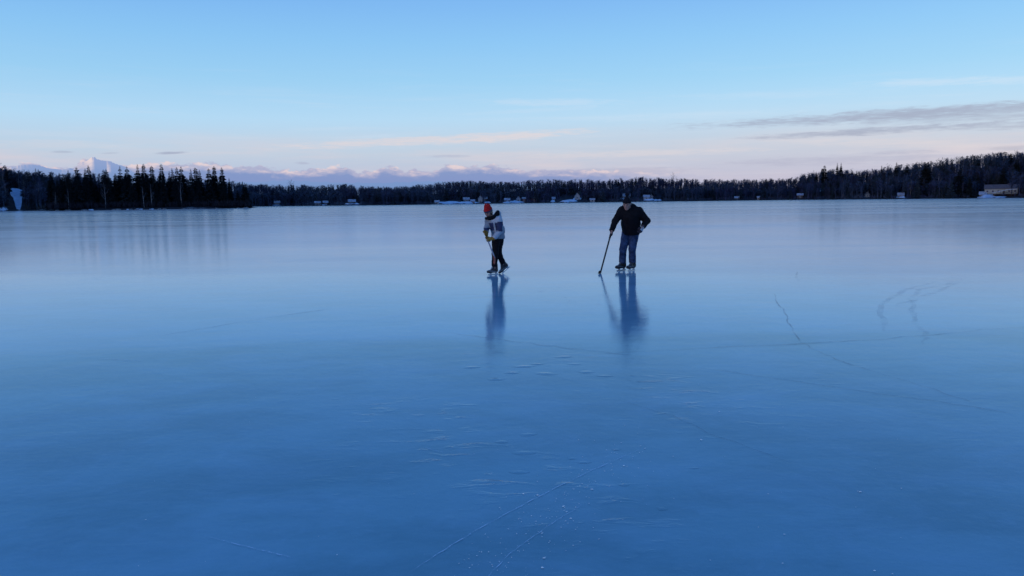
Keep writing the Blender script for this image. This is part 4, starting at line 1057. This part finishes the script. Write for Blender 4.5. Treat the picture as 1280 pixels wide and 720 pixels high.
open_glove((.298,-.235,.975), (-.35,-.35,-.75), (-.5,-.6,.3), (.3,.6,-.2), [M_glove, M_pale], man, .0125, s=1.08)
skate(np.array(RA)*1.0+np.array((0,0,-.013)), (-.62,-.78,0), (0,0,1), man, M_skblk, M_skgrey, 1.13, M_steel, M_white)
skate(np.array(LA)*1.0+np.array((0,0,-.013)), (-.50,-.86,0), (0,0,1), man, M_skblk, M_skgrey, 1.13, M_steel, M_white)

# ---- the youth
FB = on_ice(621.3, 342.5); yawB = -math.atan2(FB.x, FB.y)
kid = thing('person', 'youth in red beanie, grey and navy winter jacket and black trousers striding on ice skates', 'person', FB, yawB)
hR2 = rotm((-.52,-.72,-.46), (-.20,-.30,.93)); hc2 = (-.165,-.10,1.33); hs2 = .93
hfn2, hL2 = head_sdf(hc2, hR2, hs2)
KLS,KLE,KLW = (.055,-.15,1.155),(.085,-.22,.945),(-.05,-.285,.785)
KRS,KRE,KRW = (-.165,.0,1.145),(-.205,-.08,.99),(-.215,-.185,.915)
KLH,KLK,KLA = (-.01,-.07,.74),(-.035,-.12,.435),(-.055,-.06,.135)
KRH,KRK,KRA = (.065,.06,.74),(.035,.04,.45),(.140,.12,.205)
def kid_body(P):
    d = hfn2(P); d = smin(d, cap_(P, hL2(0,-.03,-.06), (-.05,-.04,1.19), .046, .05), .03)
    t = smin_all([cap_(P, (.035,0,.78), (.02,-.01,.92), .105, .10), cap_(P, (.02,-.01,.92), (-.04,-.05,1.07), .10, .11), cap_(P, KLS, KRS, .055, .055)], .05)
    d = smin(d, t, .035)
    for (a_, b_, c_) in ((KLS,KLE,KLW),(KRS,KRE,KRW)): d = smin(d, smin(cap_(P, a_, b_, .044, .035), cap_(P, b_, c_, .035, .026), .01), .025)
    for (a_, b_, c_) in ((KLH,KLK,KLA),(KRH,KRK,KRA)): d = smin(d, smin(cap_(P, a_, b_, .072, .047), cap_(P, b_, c_, .047, .034), .02), .03)
    return d
sdf_obj('body', kid_body, [KLA,KRA,KLW,KRW,(.2,.2,.9),(-.2,-.2,1.46)], .10, .0105, M_skin, kid)
face_parts(hL2, kid, hs2, M_eye, M_lip)
M_jgrey = mat('pale_grey_shell', (.20,.225,.275), .8, .15, 6, .2, bump=.2); M_jnavy = mat('navy_shell', (.026,.034,.088), .8, .25, 8, .2, bump=.2); M_jlight = mat('light_shell', (.36,.40,.47), .8, .1, 8, .2)
def kid_jacket(P):
    t = smin_all([cap_(P, (.035,0,.80), (.03,-.01,.94), .148, .140), cap_(P, (.03,-.01,.94), (-.035,-.05,1.08), .140, .135), cap_(P, KLS, KRS, .082, .080), cap_(P, (-.02,.0,1.17), (.03,.03,1.20), .09, .08)], .05)
    for (a_, b_, c_, r0, r1, r2) in ((KLS,KLE,KLW,.075,.066,.056),(KRS,KRE,KRW,.070,.062,.052)):
        e = smin(cap_(P, a_, b_, r0, r1), cap_(P, b_, c_, r1, r2), .02); v = np.array(c_)-np.array(b_); v /= np.linalg.norm(v)
        t = smin(t, np.maximum(e, (P-np.array(c_))@v-.01), .025)
    hood = smin_all([cap_(P, (.0,.02,1.22), (.045,.045,1.285), .085, .072), cap_(P, (.04,.02,1.23), (-.02,-.10,1.20), .062, .055)], .03)
    t = smin(t, hood, .03)+wrinkle(P, .006, 27, 3)
    t = np.maximum(t, .765-P[..., 2]-.05*(P[..., 0]))
    return np.maximum(t, -cap_(P, (-.05,-.05,1.20), hc2, .050, .085))
def kid_reg(Vc):
    x, y, z = Vc[:,0], Vc[:,1], Vc[:,2]; r = np.zeros(len(Vc))
    yoke = (z > 1.125-.25*(x+.05)) ; r[yoke] = 2
    chest = (z < 1.10) & (z > .945) & (x < .02) & (y < .05); r[chest] = 1
    s1 = cap_(Vc, KLS, KLE, .09, .085) < 0; s1 &= (z > .93) & (z < 1.13) & (x > .02); r[s1] = 1
    back = (x > .10) & (z > .90) & (z < .98); r[back] = 1
    r[(np.abs(x+.035+.15*(z-1)) < .016) & (z > .90) & (z < 1.12) & (y < 0)] = 2
    r[(x > .125) & (z < 1.06)] = 0
    cuff = (cap_(Vc, KLE, KLW, .08, .075) < 0) & (z < .92); r[cuff] = 2
    shr = (cap_(Vc, KRS, KRE, .09, .085) < 0) & (z < 1.10) & (z > 1.0); r[shr] = 0
    return r
sdf_obj('jacket', kid_jacket, [(-.1,.2,.74),(.2,-.2,.8),KLW,KRW,KRE,(0,.1,1.38)], .11, .009, [M_jgrey, M_jnavy, M_jlight], kid, kid_reg)
def kid_hood(P):   # black fleece lining of the hood, folded up behind the neck
    d = smin_all([cap_(P, (.020,-.015,1.285), (.035,.03,1.325), .058, .046), cap_(P, (.02,-.02,1.27), (-.05,-.135,1.215), .050, .044), cap_(P, (-.05,-.135,1.215), (-.155,-.15,1.20), .044, .036), cap_(P, (-.155,-.15,1.20), (-.215,-.08,1.20), .034, .032)], .03)
    return d+wrinkle(P, .003, 50, 1)
sdf_obj('hood_lining', kid_hood, [(.1,.08,1.36),(-.25,-.2,1.15)], .05, .0085, M_black, kid)
def kid_pants(P):
    d = ell(P, (.035,0,.79), (.130,.115,.11))
    d = smin(d, smin(cap_(P, KLH, KLK, .092, .070), cap_(P, KLK, np.array(KLA)+np.array((0,0,.05)), .070, .062), .02), .03)
    v = np.array(KRA)-np.array(KRK); v /= np.linalg.norm(v)
    e = smin(cap_(P, KRH, KRK, .092, .070), cap_(P, KRK, np.array(KRA)-v*.03, .070, .058), .02); e = np.maximum(e, (P-np.array(KRA))@v+.02)
    d = smin(d, e, .025)+wrinkle(P, .005, 32, 7)
    return np.maximum(d, .165-P[..., 2])
sdf_obj('trousers', kid_pants, [(-.13,-.2,.15),(.27,.2,.15),(.1,.12,.92)], .06, .009, M_black, kid)
M_red = mat('red_knit', (.40,.018,.020), .95, .2, 40, .1, bump=.4); M_yel = mat('yellow_leather', (.20,.105,.020), .75, .25, 16, .3, color2=(.27,.15,.03)); M_mask = mat('dark_gaiter', (.03,.03,.07), .9, .2, 20)
def kid_beanie(P):
    q = (P-np.array(hc2))@hR2/hs2
    d = ell(P, hL2(0,-.012,.060), np.array((.088,.103,.088))*hs2, hR2); d = smin(d, np.maximum(cap_(P, hL2(0,-.015,.03), hL2(0,-.025,.150), .090*hs2, .074*hs2), q[..., 2]-.172), .02)
    rim = np.maximum(ell(P, hL2(0,-.010,.045), np.array((.096,.111,.10))*hs2, hR2), (np.abs(q[..., 2]-.055)-.026))
    d = smin(np.maximum(d, .035-q[..., 2]), rim, .008); return d+.0018*np.sin(np.arctan2(q[..., 0], q[..., 1])*34)
kb = sdf_obj('beanie', kid_beanie, [hL2(.12,.12,.02), hL2(-.12,-.13,.20), hL2(0,0,.22)], .05, .007, [M_red, M_mask], kid, lambda V: np.where(((V-np.array(hc2))@hR2)[:,2] < .060, 1, 0))
def kid_fringe(P): return smin_all([cap_(P, hL2(.03,-.03,.165), hL2(.045,-.02,.215), .016, .009), cap_(P, hL2(-.03,-.03,.165), hL2(-.085,-.01,.175), .016, .009), cap_(P, hL2(.0,-.03,.165), hL2(.0,-.045,.192), .03, .012)], .01)
sdf_obj('tassel', kid_fringe, [hL2(0,-.03,.20)], .08, .006, M_red, kb)
def kid_hair(P):
    q = (P-np.array(hc2))@hR2/hs2
    return np.maximum(ell(P, hL2(0,-.020,-.01), np.array((.083,.092,.105))*hs2, hR2), np.maximum(q[..., 1]-.025, -.09-q[..., 2]))
sdf_obj('hair', kid_hair, [hL2(.09,.1,.1), hL2(-.09,-.12,-.1)], .03, .008, M_hair, kid)
topB = Vector((-.255,-.235,.935)); tipB = Vector((-.045,-.50,.385)); axB = (tipB-topB).normalized()
def onst(z): t = (z-topB.z)/(tipB.z-topB.z); return topB.lerp(tipB, t)
grip_hand(onst(.885), axB, (.25,.6,.2), KRW, .013, .0150, M_yel, kid, s=.95)
grip_hand(onst(.765), axB, (.55,.5,.35), KLW, .013, .0150, M_yel, kid, s=.95)
M_grst = mat('silver_shaft', (.30,.30,.36), .5, .2, 10); M_or = mat('orange_blade', (.32,.065,.035), .6, .25, 14)
stick('hockey_stick', 'silver hockey stick with orange blade gripped in the yellow gloves of the youth', FB+rotz(topB, yawB), FB+rotz(tipB, yawB), rotz((.10,-.80,-.55), yawB), None, .20, M_grst, M_or, M_tape, .0125, .055)
skate(np.array((-.055,-.06,.115)), (-.80,-.58,0), (0,0,1), kid, M_skblk, M_skmid, .95, M_steel, M_white)
f2 = Vector((-.72,-.30,-.60)).normalized()
skate(np.array((.150,.125,.170)), f2, (-.55,-.1,.80), kid, M_skblk, M_skmid, .95, M_steel, M_white)
# a puck is hidden by the blade of the man's stick in the photograph: none is shown, none is built
